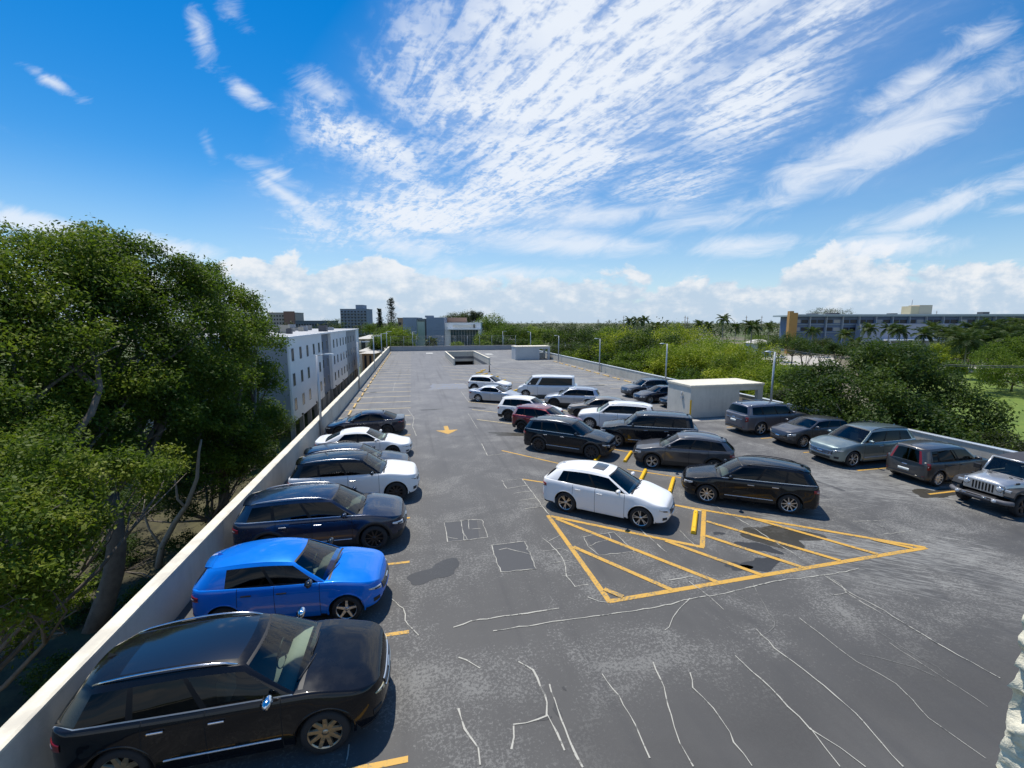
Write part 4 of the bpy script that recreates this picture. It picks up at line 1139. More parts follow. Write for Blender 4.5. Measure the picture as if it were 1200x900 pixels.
cols = [341.7, 351.2, 359.4, 367, 373.2] + [381, 386] + [390.8, 394.7, 398.7, 402, 405.0] + [408.5, 411.7, 414.8]
for ci, px in enumerate(cols):
    for ri, (t, bt) in enumerate(zw):
        if ci in (3,) and ri > 0: continue
        xo = XB - (.5 if ci in (5, 6) else (.12 if ci > 11 else 0)) + .005
        T = Matrix.Translation(L_((xo, YB(px), bt))) @ rot
        win(r, T, 1.0, t - bt)
for x in (-4, -8, -12):
    for (t, bt) in zw: win(r, Matrix.Translation(L_((XB + x, ya - .065, bt))), 1.0, t - bt)
k = MB(); n_ = 0
y = ya + .3
cm = MB()
while y < segs[-1][1]:
    cm.box(L_((XB - .55, y, GZ)), L_((XB - .05, y + .5, zl)), CONC); cm.box(L_((XB - 15.6, y, GZ)), L_((XB - 15.1, y + .5, zl)), CONC); y += 4.6
cm.build('column', r)
k = MB(); k.box(L_((XB - 9, ya + 3, GZ)), L_((XB - 8.8, segs[-1][1] - 2, zl)), mat('garage_back', (.10, .10, .10), .9)); k.box(L_((XB - 8, YB(378), GZ)), L_((XB - .4, YB(386), zl)), CONC); k.build('garage_wall', r)
for i in range(5):
    yy = ya + 4 + i * 9; k = MB(); k.box(L_((XB + .003, yy, zl + .15)), L_((XB + .18, yy + .35, zl + .35)), BLK); k.build('wall_light', r)
rnd = random.Random(8)
for i in range(34):
    x = XB - rnd.uniform(2.5, 14.5); yy = rnd.uniform(ya + 2, ya + 50); w = rnd.uniform(.7, 1.5); h = rnd.uniform(.6, 1.3)
    k = MB(); m_ = rnd.choice([CONC, GRY, mat('unit_beige', (.42, .38, .31), .7), mat('unit_dark', (.08, .08, .09), .6)])
    k.box(L_((x, yy, zh + .285)), L_((x + w, yy + w * 1.1, zh + .285 + h)), m_); k.tube([L_((x + w / 2, yy + w / 2, zh + .28 + h)), L_((x + w / 2, yy + w / 2, zh + .33 + h))], w * .33, DARK, 10)
    k.build('rooftop_unit', r)

def block(name, pxl, pxr, ytop, w, depth, m, label, rows=0, colsn=0, bandm=None, z0=GZ, ybot=None, extra=None, balc=0):
    p0, p1 = D(pxl, ytop, w), D(pxr, ytop, w)
    ang = math.atan2((p1 - p0).y, (p1 - p0).x); W_ = (p1.xy - p0.xy).length; H_ = p0.z - z0
    r = empty(name, (p0.x, p0.y, z0), ang, label=label, category='building')
    k = MB(); k.box((0, 0, 0), (W_, depth, H_), m); k.build('wall', r)
    k = MB(); k.box((-.2, -.2, H_ + .01), (W_ + .2, depth + .2, H_ + .5), m); k.build('roof', r)
    if rows:
        fh = min(3.3, (H_ - 1) / rows)
        for i in range(rows):
            z = H_ - 1.0 - fh * (i + 1) + .9
            if balc:
                k = MB(); 
                for j in range(balc): 
                    xx = W_ * (j + .1) / balc; k.box((xx, -1.2, z - .9), (xx + W_ / balc * .75, -.003, z - .75), CONC); k.box((xx, -1.2, z - .75), (xx + W_ / balc * .75, -1.12, z + .15), m)
                k.build('balcony', r)
            for j in range(colsn):
                x = W_ * (j + .5) / colsn
                k = MB(); ww = W_ / colsn * .55; k.box((x - ww / 2, -.06, z), (x + ww / 2, -.002, z + 1.5), WD); k.build('window', r)
    if extra: extra(r, W_, depth, H_)
    return r
TW = mat('tower_blue_grey', rough=.8, fn=weather((.24, .29, .36), (.20, .25, .32), .05, .05))
def penth(r, W_, d, H_):
    k = MB(); k.box((W_ * .55, 3, H_ + .51), (W_ * .82, d - 3, H_ + 4.5), TW); k.build('penthouse', r)
block('apartment_tower', 398.5, 429.5, 362.5, 430, 18, TW, 'blue grey ten storey tower on the horizon behind the white block', 9, 8, balc=5, extra=penth)
block('apartment_block', 313, 346, 366.8, 400, 16, mat('block_beige', (.36, .33, .30), .8), 'beige apartment block on the horizon beside the leafy tree edge', 4, 10, extra=lambda r, W_, d, H_: (lambda k: (k.box((W_ * .62, -2, 0), (W_ * .98, -.01, H_ + 1.5), mat('block_brown', (.24, .14, .11), .8)), k.build('stair_tower', r)))(MB()))
block('warehouse', 346, 384, 376.5, 330, 20, mat('ware_dark', (.10, .13, .17), .8), 'long low dark building on the horizon between beige block and tower', 2, 12)
block('low_house', 466, 482, 373.5, 230, 14, mat('tile_brown', (.34, .24, .17), .8), 'small brown house top showing behind the pines', 1, 3)
# sheds beyond the white block
def shed(px0, px1, yt, w, dp, wallm, roofm, label, hip=1.2):
    p0, p1 = D(px0, yt, w), D(px1, yt, w); W_ = (p1 - p0).length; ang = math.atan2((p1 - p0).y, (p1 - p0).x); H_ = p0.z - GZ
    r = empty('low_building', (p0.x, p0.y, GZ), ang, label=label, category='building')
    k = MB(); k.box((0, 0, 0), (W_, dp, H_ - hip), wallm); k.build('wall', r)
    k = MB(); e = .6; zb_ = H_ - hip + .01
    vs = [(-e, -e, zb_), (W_ + e, -e, zb_), (W_ + e, dp + e, zb_), (-e, dp + e, zb_), (W_ * .3, dp * .45, H_), (W_ * .7, dp * .45, H_), (W_ * .7, dp * .55, H_), (W_ * .3, dp * .55, H_)]
    k.add(vs, [(0, 1, 5, 4), (1, 2, 6, 5), (2, 3, 7, 6), (3, 0, 4, 7), (4, 5, 6, 7), (3, 2, 1, 0)], roofm); k.build('roof', r)
    for j in range(2):
        k = MB(); x = W_ * (.2 + .45 * j); k.box((x, -.06, .3), (x + W_ * .2, -.004, H_ - hip - .5), WD); k.build('opening', r)
RL = mat('roof_pale', (.50, .48, .44), .8); TAN = mat('tan_wall', (.40, .27, .15), .8)
shed(418, 442, 393, 150, 16, mat('house_wall_pale', (.45, .40, .33), .8), RL, 'low house with a wide pale roof beyond the white block')
shed(421, 446, 407, 128, 9, mat('shed_wall', (.35, .34, .33), .8), RL, 'flat pale roofed shed behind the left parapet')
shed(424, 437, 412, 112, 7, TAN, RL, 'tan walled shed beside the parked car behind the parapet', .5)

# modern building beyond the far parapet
W0 = 150.0
MET = mat('metal_cladding', rough=.45, metal=.3, fn=weather((.20, .27, .37), (.17, .23, .32), .3, .05))
GPAN = mat('green_glass', (.28, .38, .36), .15, .1)
p0 = D(472, 372, W0); p1 = D(563, 372, W0); ang = math.atan2((p1 - p0).y, (p1 - p0).x); s_ = W0 / FPX; H_ = p0.z - GZ
r = empty('office_building', (p0.x, p0.y, GZ), ang, label='modern blue grey clad office with a glass front beyond the far parapet', category='building')
X_ = lambda px: (px - 472) * s_
Zt = lambda py: H_ - (py - 372) * s_
k = MB(); k.box((X_(472), 0, 0), (X_(488), 10, H_), MET); k.build('wall', r)
k = MB(); k.box((X_(499.5), 0, 0), (X_(520), 10, H_), MET); k.build('wall', r)
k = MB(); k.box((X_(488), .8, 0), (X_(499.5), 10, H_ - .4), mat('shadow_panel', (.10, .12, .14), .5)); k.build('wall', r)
k = MB(); k.box((X_(488) + .01, .35, 0), (X_(497.3), .79, Zt(375)), GPAN); k.box((X_(489), .30, Zt(376.6)), (X_(497), .345, Zt(375.4)), WD); k.build('glass_panel', r)
for z in (3, 6, 9, 12):
    if z < H_: k = MB(); k.box((X_(472), -.02, z), (X_(488), -.003, z + .04), BLG); k.box((X_(499.5), -.02, z), (X_(520), -.003, z + .04), BLG); k.build('panel_joint', r)
k = MB(); k.box((X_(520) + .01, 1.5, 0), (X_(563), 14, Zt(378)), WHT); k.build('wall', r)
k = MB(); k.box((X_(530), .9, Zt(383)), (X_(557), 1.49, Zt(380.5)), mat('fascia_cream', (.62, .60, .54), .7)); k.box((X_(554.5), .8, Zt(384)), (X_(556), 1.48, Zt(380)), BLK); k.build('fascia', r)
k = MB(); k.box((X_(524), -.6, Zt(386.3)), (X_(563.5), 1.49, Zt(385.3)), WHT); k.build('canopy', r)
k = MB(); k.box((X_(527), 1.0, 0), (X_(560), 1.49, Zt(386.5)), mat('glass_front', (.035, .07, .08), .08, 0, 0, .8)); k.build('glass_front', r)
for j in range(11):
    x = lerp(X_(527), X_(560), j / 10); k = MB(); k.box((x - .06, .9, 0), (x + .06, .995, Zt(386.5)), WHT if j in (0, 10) else FR); k.build('mullion', r)
k = MB(); k.box((X_(560.2), .4, 0), (X_(562.6), 1.48, Zt(386.5)), WHT); k.build('column', r)
k = MB(); k.box((X_(496), 3, H_ + .01), (X_(505), 6, H_ + .7), GRY); k.build('rooftop_unit', r)
k = MB(); k.box((X_(520), 8, Zt(378) + .01), (X_(543), 12, Zt(378) + 1.8), mat('brick_parapet', (.30, .20, .15), .9)); k.build('rooftop_box', r)
# chain fence on the far parapet
k = MB(); wire = mat('wire', (.30, .31, .32), .5, .5)
r = empty('wire_fence', (-5.2, 113.2, 0), 0, label='thin wire fence standing behind the far parapet', category='fence')
for j in range(11): q = MB(); q.tube([(j * 3.2, 0, 0), (j * 3.2, 0, 3.6)], .035, GALV, 6); q.build('post', r)
for z in np.linspace(.6, 3.55, 9): k.tube([(0, 0, z), (32, 0, z)], .008, wire, 4)
k.tube([(0, 0, 3.6), (32, 0, 3.6)], .02, wire, 5); k.build('wires', r)

# long school-like building on the right
Wb = 215.0
p0 = D(930, 368.6, Wb); p1 = D(1420, 367.5, Wb * .93); ang = math.atan2((p1 - p0).y, (p1 - p0).x); Ln = (p1.xy - p0.xy).length; H_ = p0.z - GZ
r = empty('office_building', (p0.x, p0.y, GZ), ang, label='long blue grey building with a flat pale roof and white piers beyond the palms', category='building')
BG = mat('panel_blue_grey', rough=.7, fn=weather((.14, .20, .32), (.115, .165, .27), .2, .05)); RB = mat('roof_teal', (.34, .42, .44), .6)
k = MB(); k.box((2, 1.0, 0), (Ln, 16, H_ - 1.0), BG); k.build('wall', r)
k = MB(); k.box((-1.5, -1.2, H_ - 1.0), (Ln + 1, 17, H_ - .25), RB); k.box((-1.6, -1.35, H_ - .24), (Ln + 1, -.9, H_ + .1), mat('roof_edge', (.50, .56, .60), .6)); k.build('roof', r)
nb = 24; bw = Ln / nb
for j in range(nb):
    x = j * bw + .5
    k = MB(); k.box((x - .13, -.3, 0), (x + .13, .99, H_ - 1.001), mat('pier_pale', (.46, .50, .55), .7)); k.build('pier', r)
    for z in (H_ - 4.2, H_ - 8.0):
        for q in (0, 1):
            xx = x + .5 + q * (bw / 2 - .3); k = MB(); k.box((xx, .9, z), (xx + bw / 2 - .8, .997, z + 1.7), WD if (j * 7 + q) % 5 else mat('blind_pale', (.36, .37, .38), .6)); k.build('window', r)
for z in (H_ - 5.0, H_ - 8.8): k = MB(); k.box((2, .55, z), (Ln, .89, z + .25), RB); k.build('floor_band', r)
k = MB(); xx = Ln * .16; k.box((xx, -4, 0), (xx + Ln * .25, -.31, H_ - 4.4), mat('stucco_lilac', (.36, .38, .46), .8)); k.box((xx + Ln * .05, -8, 6.3), (xx + Ln * .2, -4.01, 6.9), WHT)
for q in (.06, .12, .19): k.box((xx + Ln * q, -7.8, 0), (xx + Ln * q + .5, -7.3, 6.29), WHT)
k.build('entrance_block', r)
for f, w_, h_ in ((.06, 4, .9), (.11, 5, 1.1), (.27, 3, .9), (.50, 3, 1.5)):
    k = MB(); k.box((Ln * f, 6, H_ - .24), (Ln * f + w_, 9, H_ - .24 + h_), mat('unit_dark', (.08, .08, .09), .6)); k.build('rooftop_unit', r)
p0 = D(926, 364.5, Wb - 8)
k = MB(); w_ = 9.5 * Wb / FPX; m_ = mat('orange_render', rough=.85, fn=weather((.52, .29, .09), (.44, .25, .09), .3, .1))
k.box((0, 0, 0), (w_ * .45, 2.2, p0.z - GZ), m_); k.box((w_ * .5, .5, 0), (w_, 5, p0.z - GZ - .8), m_); k.box((w_ * .45, 1, 0), (w_ * .5, 4, p0.z - GZ - 1), mat('orange_dark', (.3, .15, .05), .8))
o = k.build('stair_tower', loc=(p0.x, p0.y, GZ)); o['label'] = 'orange tower at the left end of the long blue grey building'; o['category'] = 'tower'; o.rotation_euler.z = ang
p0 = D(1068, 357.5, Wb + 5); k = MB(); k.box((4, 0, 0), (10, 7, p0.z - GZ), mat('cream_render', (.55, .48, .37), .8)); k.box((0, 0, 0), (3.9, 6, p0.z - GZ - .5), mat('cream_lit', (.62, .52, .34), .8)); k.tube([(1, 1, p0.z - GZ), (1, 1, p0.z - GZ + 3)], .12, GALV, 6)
o = k.build('roof_block', loc=(p0.x, p0.y, GZ)); o['label'] = 'cream lift tower standing above the long flat roof'; o['category'] = 'tower'; o.rotation_euler.z = ang
for i, (a, c, yt, w, col, l) in enumerate(((664, 682, 393, 190, (.5, .48, .45), 'small house with a pale roof among trees right of the fourth lamp post'), (597, 608, 394, 170, (.30, .38, .48), 'small blue house among the trees behind the small shelter'), (712, 722, 394, 210, (.45, .44, .42), 'distant pale roof among trees beside the third lamp post'), (885, 905, 398, 190, (.35, .40, .45), 'small grey house roof seen between palms near the orange tower'))):
    shed(a, c, yt, w, 8, mat('hw%d' % i, col, .8), RL, l, 1.6)

# ------------------------------------------------------------------ poles and wires
POLEM = mat('concrete_pole', (.42, .42, .40), .8)
def upole(px, yt, yb, label, wood=False):
    p = G(px, yb, GZ); d = math.hypot(p.x, p.y); t = ray(px, yt); zt_ = CH + t.z * (p.y / t.y)
    r = empty('utility_pole', (p.x, p.y, GZ), 0, label=label, category='utility pole'); h = zt_ - GZ
    k = MB(); k.tube([(0, 0, 0), (0, 0, h)], [.24, .14], mat('wood_pole', (.13, .10, .07), .9) if wood else POLEM, 8); k.build('pole', r)
    k = MB(); k.box((-1.1, -.06, h - .6), (1.1, .06, h - .48), POLEM); 
    for x in (-1, -.4, .4, 1): k.tube([(x, 0, h - .48), (x, 0, h - .3)], .05, BLK, 6)
    k.build('crossarm', r); return p, zt_
upole(1086, 391, 428, 'leaning pale utility pole behind the big dark tree')
upole(1120, 413, 430, 'short pale pole on the grass strip beside the footpath')
upole(1132.5, 412, 439, 'dark wooden pole standing at the edge of the lawn', True)
for i, (px, yt) in enumerate(((803, 370), (806, 371), (875, 370), (893, 370), (731, 370), (1098, 364), (701, 374))):
    p = D(px, yt, 260 + 15 * i); r = empty('utility_pole', (p.x, p.y, GZ), 0, label='thin dark utility pole standing above the distant treeline', category='utility pole', group='utility poles along the horizon')
    k = MB(); k.tube([(0, 0, 0), (0, 0, p.z - GZ)], [.25, .16], mat('wood_pole', (.13, .10, .07), .9), 6); k.build('pole', r)
    k = MB(); k.box((-.9, -.06, p.z - GZ - 1.2), (.9, .06, p.z - GZ - 1.05), mat('wood_pole'), None); k.build('crossarm', r)
for i, (ya_, yc_, l) in enumerate(((407.2, 419.5, 'upper power line sagging across the big dark tree'), (408.6, 421.5, 'lower power line sagging across the big dark tree'))):
    a, c = D(905, ya_, 62), D(1330, yc_ + 8, 40); pts = []
    for q in range(25):
        t = q / 24; p = a.lerp(c, t); p.z -= 1.0 * 4 * t * (1 - t); pts.append(p)
    k = MB(); k.tube(pts, .028, mat('cable', (.16, .16, .17), .6), 5); o = k.build('power_line'); o['label'] = l; o['category'] = 'power line'
r = empty('chain_fence', G(1150, 450, GZ), 0, label='low wire fence round the clipped hedge on the lawn', category='fence')
a = G(1150, 449, GZ); a_ = a; b_ = G(1290, 462, GZ) 
for j in range(7):
    q = a.lerp(b_, j / 6) - a; k = MB(); k.tube([q, q + Vector((0, 0, 1.5))], .04, GALV, 6); k.build('post', r)
k = MB()
for z in (.1, .5, .9, 1.3, 1.48): k.tube([Vector((0, 0, z)), b_ - a + Vector((0, 0, z))], .015, GALV, 4)
k.build('wires', r)

# ------------------------------------------------------------------ foliage
def leafmat(name, cols, sc=.45, trans=.35):
    if name in MATS: return MATS[name]
    mt = bpy.data.materials.new(name); mt.use_nodes = True; n = NT(mt); b = mt.node_tree.nodes['Principled BSDF']
    v = n.coord(); big = n.noise(v, sc, 3, .6); fi = n.noise(v, 7, 3, .8)
    f = n.math('ADD', n.math('MULTIPLY', big, .62), n.math('MULTIPLY', fi, .38))
    c = n.ramp(f, [(.40, cols[0]), (.5, cols[1]), (.60, cols[2])])
    oi = n.N.new('ShaderNodeObjectInfo'); c = n.mix(1.0, c, n.ramp(oi.outputs['Random'], [(0, (.62, .70, .75)), (.5, (1.0, 1.0, 1.0)), (1, (1.45, 1.25, 1.0))]), 'MULTIPLY')
    n.L.new(c, b.inputs['Base Color']); b.inputs['Roughness'].default_value = .55; b.inputs['Specular IOR Level'].default_value = .22
    tr = n.N.new('ShaderNodeBsdfTranslucent'); n.L.new(n.mix(.5, c, (.12, .20, .01), 'MIX'), tr.inputs[0])
    mx = n.N.new('ShaderNodeMixShader'); mx.inputs[0].default_value = trans
    o = n.N['Material Output']; n.L.new(b.outputs[0], mx.inputs[1]); n.L.new(tr.outputs[0], mx.inputs[2]); n.L.new(mx.outputs[0], o.inputs[0])
    MATS[name] = mt; return mt
LM = {
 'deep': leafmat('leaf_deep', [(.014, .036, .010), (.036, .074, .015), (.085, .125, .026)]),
 'mid': leafmat('leaf_mid', [(.032, .068, .012), (.095, .16, .018), (.20, .26, .03)], .6, .45),
 'lime': leafmat('leaf_lime', [(.10, .155, .014), (.21, .28, .02), (.34, .40, .035)], .25, .45),
 'yell': leafmat('leaf_yellow', [(.06, .11, .014), (.17, .23, .02), (.34, .36, .04)], .6, .45),
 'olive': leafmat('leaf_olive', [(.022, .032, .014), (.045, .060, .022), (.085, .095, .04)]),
 'dist': leafmat('leaf_distant', [(.018, .034, .016), (.034, .058, .024), (.06, .085, .034)], .05, .2),
 'pine': leafmat('leaf_pine', [(.010, .020, .012), (.018, .034, .018), (.03, .05, .026)], .4, .1),
 'palm': leafmat('leaf_palm', [(.030, .055, .018), (.055, .090, .025), (.10, .13, .04)], .5, .3)}
BARK = mat('bark', rough=.9, fn=weather((.17, .14, .11), (.09, .075, .06), 3, .5))
BARKP = mat('bark_pale', rough=.9, fn=weather((.34, .31, .26), (.22, .19, .16), 3, .5))
def leaves(C, Rr, n, leaf, rng, squash=.8, sprig=7, spread=None, inner=.25, up=.5):
    C = np.asarray(C, float); Rr = np.asarray(Rr, float)
    # every lobe carries a number of smaller tufts; twigs with leaves sit on the tufts
    kc = 15; nb_ = len(Rr)
    td = rng.normal(size=(nb_, kc, 3)); td[..., 2] = td[..., 2] * .9 + .25; td /= np.linalg.norm(td, axis=2)[..., None]
    trd = (.62 + .42 * rng.random((nb_, kc)))
    TC = C[:, None, :] + td * (Rr[:, None] * trd)[..., None] * np.array([1, 1, squash])
    TR = Rr[:, None] * (.24 + .20 * rng.random((nb_, kc)))
    TC = TC.reshape(-1, 3); TR = TR.reshape(-1)
    pw = TR ** 2; pw /= pw.sum(); ns = max(1, n // sprig)
    bi = rng.choice(len(TR), ns, p=pw)
    d = rng.normal(size=(ns, 3)); d[:, 2] += .35; d /= np.linalg.norm(d, axis=1)[:, None]
    rad = np.where(rng.random(ns) < inner, rng.random(ns) ** .5 * .8, .85 + .3 * rng.random(ns))
    sc = TC[bi] + d * (TR[bi] * rad)[:, None] * np.array([1, 1, .72])
    spread = spread or leaf * 1.0
    c = np.repeat(sc, sprig, 0) + rng.normal(size=(ns * sprig, 3)) * spread
    dn = np.repeat(d, sprig, 0)
    N = len(c)
    nrm = dn * .45 + rng.normal(size=(N, 3)) * .55 + np.array([0, 0, up]); nrm /= np.linalg.norm(nrm, axis=1)[:, None]
    t = np.cross(nrm, rng.normal(size=(N, 3))); t /= np.linalg.norm(t, axis=1)[:, None]; bt = np.cross(nrm, t)
    l = leaf * (.6 + .8 * rng.random(N)); w = l * (.34 + .2 * rng.random(N))
    V = np.stack([c - t * l[:, None] * .5, c + bt * w[:, None] * .5 - t * l[:, None] * .05, c + t * l[:, None] * .5, c - bt * w[:, None] * .5 - t * l[:, None] * .05], 1)
    return V.reshape(-1, 3)
def leafobj(name, V, m, parent=None):
    me = bpy.data.meshes.new(name); N = len(V) // 4
    me.vertices.add(len(V)); me.vertices.foreach_set('co', V.astype(np.float32).ravel())
    me.loops.add(len(V)); me.loops.foreach_set('vertex_index', np.arange(len(V), dtype=np.int32))
    me.polygons.add(N); me.polygons.foreach_set('loop_start', np.arange(0, len(V), 4, dtype=np.int32))
    try: me.polygons.foreach_set('loop_total', np.full(N, 4, np.int32))
    except Exception: pass
    me.materials.append(m); me.update(calc_edges=True)
    o = bpy.data.objects.new(name, me); COL.objects.link(o); o.parent = parent; return o
def limb(k, a, c, r0, r1, rnd, m, sag=.12):
    a, c = Vector(a), Vector(c); L0 = (c - a).length; pts = []; n = max(3, int(L0 / 1.2))
    off = Vector((rnd.gauss(0, 1), rnd.gauss(0, 1), rnd.gauss(0, .5))) * L0 * sag
    for i in range(n + 1):
        t = i / n; pts.append(a.lerp(c, t) + off * math.sin(PI * t) + Vector((rnd.gauss(0, .04), rnd.gauss(0, .04), 0)) * L0 * .15)
    k.tube(pts, [lerp(r0, r1, i / n) for i in range(n + 1)], m, 8); return pts
def tree(name, base, blobs, n, leaf, m, label, cat='tree', group=None, seed=0, bark=BARK, tr=.3, fork=.4, squash=.8, inner=.25, multi=1, spread=None):
    """base = foot of the trunk (world), blobs = [(world centre, radius)]"""
    base = Vector(base); r = empty(name, base, 0, label=label, category=cat)
    if group: r['group'] = group
    rng = np.random.default_rng(seed); rnd = random.Random(seed)
    C = [Vector(c) - base for c, q in blobs]; Rr = [q for c, q in blobs]
    leafobj('crown', leaves([tuple(c) for c in C], Rr, n, leaf, rng, squash, inner=inner, spread=spread), m, r)
    ctr = sum(C, Vector()) / len(C); k = MB(); fk = Vector((ctr.x * .35, ctr.y * .35, ctr.z * fork))
    limb(k, (0, 0, -.2), fk, tr, tr * .7, rnd, bark, .05)
    k.build('trunk', r); k = MB()
    for c, q in zip(C, Rr):
        e = c - Vector((0, 0, q * .2)); pts = limb(k, fk - Vector((0, 0, .2)), e, tr * .45, tr * .10, rnd, bark)
        for _ in range(2): limb(k, pts[len(pts) // 2], e + Vector((rnd.gauss(0, .5), rnd.gauss(0, .5), rnd.gauss(0, .3))) * q, tr * .2, tr * .04, rnd, bark)
    k.build('limbs', r)
    return r
def subblobs(c, R0, n, rnd, sq=.75, k=.5):
    out = []
    for i in range(n):
        a = 2 * PI * i / n * 1.618 * 1.0 + rnd.uniform(-.4, .4); e = rnd.uniform(-.5, 1.0); rr_ = R0 * rnd.uniform(.35, .72)
        out.append((Vector(c) + Vector((math.cos(a) * rr_, math.sin(a) * rr_, R0 * sq * e * .6)), R0 * k * rnd.uniform(.8, 1.2)))
    return out
def PB(l): return [(D(x, y, w), r) for x, y, w, r in l]
# -- the big mass on the left
A_ = PB([(40, 320, 22, 2.4), (-30, 330, 20, 2.8), (100, 318, 24, 2.5), (10, 400, 20, 2.8), (80, 400, 22, 2.8), (-60, 420, 17, 3), (40, 455, 20, 2.6), (-20, 300, 24, 2.2), (65, 297, 25, 1.6), (-70, 350, 20, 3), (105, 460, 22, 2.6)])
tree('broadleaf_tree', (-17.5, 14.5, GZ), A_, 62000, .20, LM['mid'], 'tall broadleaf tree filling the left edge of the view', seed=1, tr=.5, bark=BARK)
B_ = PB([(130, 300, 27, 1.9), (165, 320, 27, 2.3), (195, 325, 28, 2.2), (150, 375, 25, 2.7), (200, 390, 27, 2.8), (150, 440, 24, 2.6), (215, 450, 27, 2.6), (170, 500, 24, 2.3), (120, 345, 25, 2.2), (128, 290, 28, 1.3), (230, 345, 29, 1.7), (95, 510, 21, 2.2)])
tree('broadleaf_tree', (-15.6, 23.5, GZ), B_, 66000, .21, LM['mid'], 'tall broadleaf tree with the highest rounded crown left of the deck', seed=2, tr=.5)
C_ = PB([(240, 335, 33, 1.5), (262, 355, 34, 2.1), (285, 375, 35, 2.2), (262, 400, 32, 2.6), (292, 405, 36, 2.2), (250, 450, 30, 2.6), (290, 455, 35, 2.2), (302, 440, 37, 1.7), (270, 500, 31, 2.2), (302, 500, 35, 1.7), (312, 482, 38, 1.3), (235, 500, 28, 2.2), (246, 322, 34, 1.0), (255, 545, 29, 1.5), (285, 530, 32, 1.6)])
tree('broadleaf_tree', (-13.2, 31.5, GZ), C_, 62000, .22, LM['mid'], 'broadleaf tree whose crown overhangs the near corner of the white block', seed=3, tr=.42)
E_ = PB([(30, 590, 13.5, .95), (80, 560, 14.5, .95), (130, 555, 16, .95), (60, 640, 13.5, .9), (105, 600, 15, .9), (20, 680, 12, .9), (165, 555, 18, .9), (-20, 620, 12, 1.2), (85, 650, 14, .65), (195, 545, 20, .9), (10, 540, 14.5, 1.2), (-10, 700, 11.5, 1.1), (30, 700, 13, .8), (60, 610, 13, .8)])
tree('broadleaf_tree', (-15.0, 12.5, GZ), E_, 24000, .16, LM['yell'], 'lower lit tree with yellow green leaves in front of the dark trunks', seed=4, tr=.20, inner=.35)
F_ = PB([(-10, 500, 17, 1.8), (30, 490, 18, 1.6), (0, 560, 15, 1.5), (45, 520, 18, 1.4)])
tree('broadleaf_tree', (-19, 9.5, GZ), F_, 14000, .16, LM['mid'], 'small fresh green tree at the left edge under the tall crowns', seed=5, tr=.25)
E2 = PB([(30, 720, 15, 1.0), (70, 700, 16, 1.0), (0, 745, 14, 1.1), (55, 670, 16, .9)])
tree('shrub', (G(40, 760, GZ).x, G(40, 760, GZ).y, GZ), E2, 7000, .13, LM['lime'], 'bright green shrub growing low at the left edge', 'shrub', seed=6, tr=.1)
# understory behind (dark)
U_ = PB([(120, 540, 34, 3.0), (200, 540, 38, 3.0), (30, 560, 32, 3.2), (280, 530, 46, 3.0), (60, 480, 36, 4), (150, 470, 40, 4), (240, 470, 44, 4)])
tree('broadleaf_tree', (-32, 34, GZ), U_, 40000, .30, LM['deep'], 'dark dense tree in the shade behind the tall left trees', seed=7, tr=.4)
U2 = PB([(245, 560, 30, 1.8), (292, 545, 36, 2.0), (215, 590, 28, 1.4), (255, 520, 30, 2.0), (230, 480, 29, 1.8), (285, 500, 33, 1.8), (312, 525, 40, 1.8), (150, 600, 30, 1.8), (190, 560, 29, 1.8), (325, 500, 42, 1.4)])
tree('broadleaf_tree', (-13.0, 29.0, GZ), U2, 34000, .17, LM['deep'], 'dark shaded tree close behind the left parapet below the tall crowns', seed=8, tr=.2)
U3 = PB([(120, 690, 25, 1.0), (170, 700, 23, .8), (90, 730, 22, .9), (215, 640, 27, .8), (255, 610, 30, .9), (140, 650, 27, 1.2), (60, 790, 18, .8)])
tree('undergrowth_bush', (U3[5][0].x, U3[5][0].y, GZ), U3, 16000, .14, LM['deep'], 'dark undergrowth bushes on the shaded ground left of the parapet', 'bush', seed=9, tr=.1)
# forked bare trunk
k = MB(); rnd = random.Random(4)
P_ = lambda x, y, w: D(x, y, w)
g0 = G(185, 665, GZ); wg = (g0 - CP).dot(FW)
r = empty('bare_tree', g0, 0, label='pale forked bare trunk rising beside the left parapet', category='tree')
def rel(l): return [P_(x, y, w) - g0 for x, y, w in l]
k.tube(rel([(185, 668, wg), (190, 640, wg), (205, 612, wg * .99), (220, 590, wg * .98), (231, 560, wg * .98), (233, 530, wg * .98), (236, 515, wg * .98)]), [.20, .17, .15, .12, .10, .075, .055], BARKP, 9); k.build('trunk', r)
k = MB(); k.tube(rel([(217, 594, wg * .98), (208, 585, wg * .97), (205, 560, wg * .97), (212, 545, wg * .97)]), [.08, .065, .05, .03], BARKP, 7)
k.tube(rel([(190, 642, wg), (175, 620, wg), (168, 600, wg * .99), (170, 585, wg)]), [.07, .06, .05, .03], BARKP, 7); k.build('limbs', r)
tw = PB([(236, 500, wg * .98, .9), (212, 530, wg * .97, .8), (170, 575, wg, .7)])
leafobj('crown', leaves([tuple(c - g0) for c, q in tw], [q for c, q in tw], 2500, .15, np.random.default_rng(3)), LM['mid'], r)
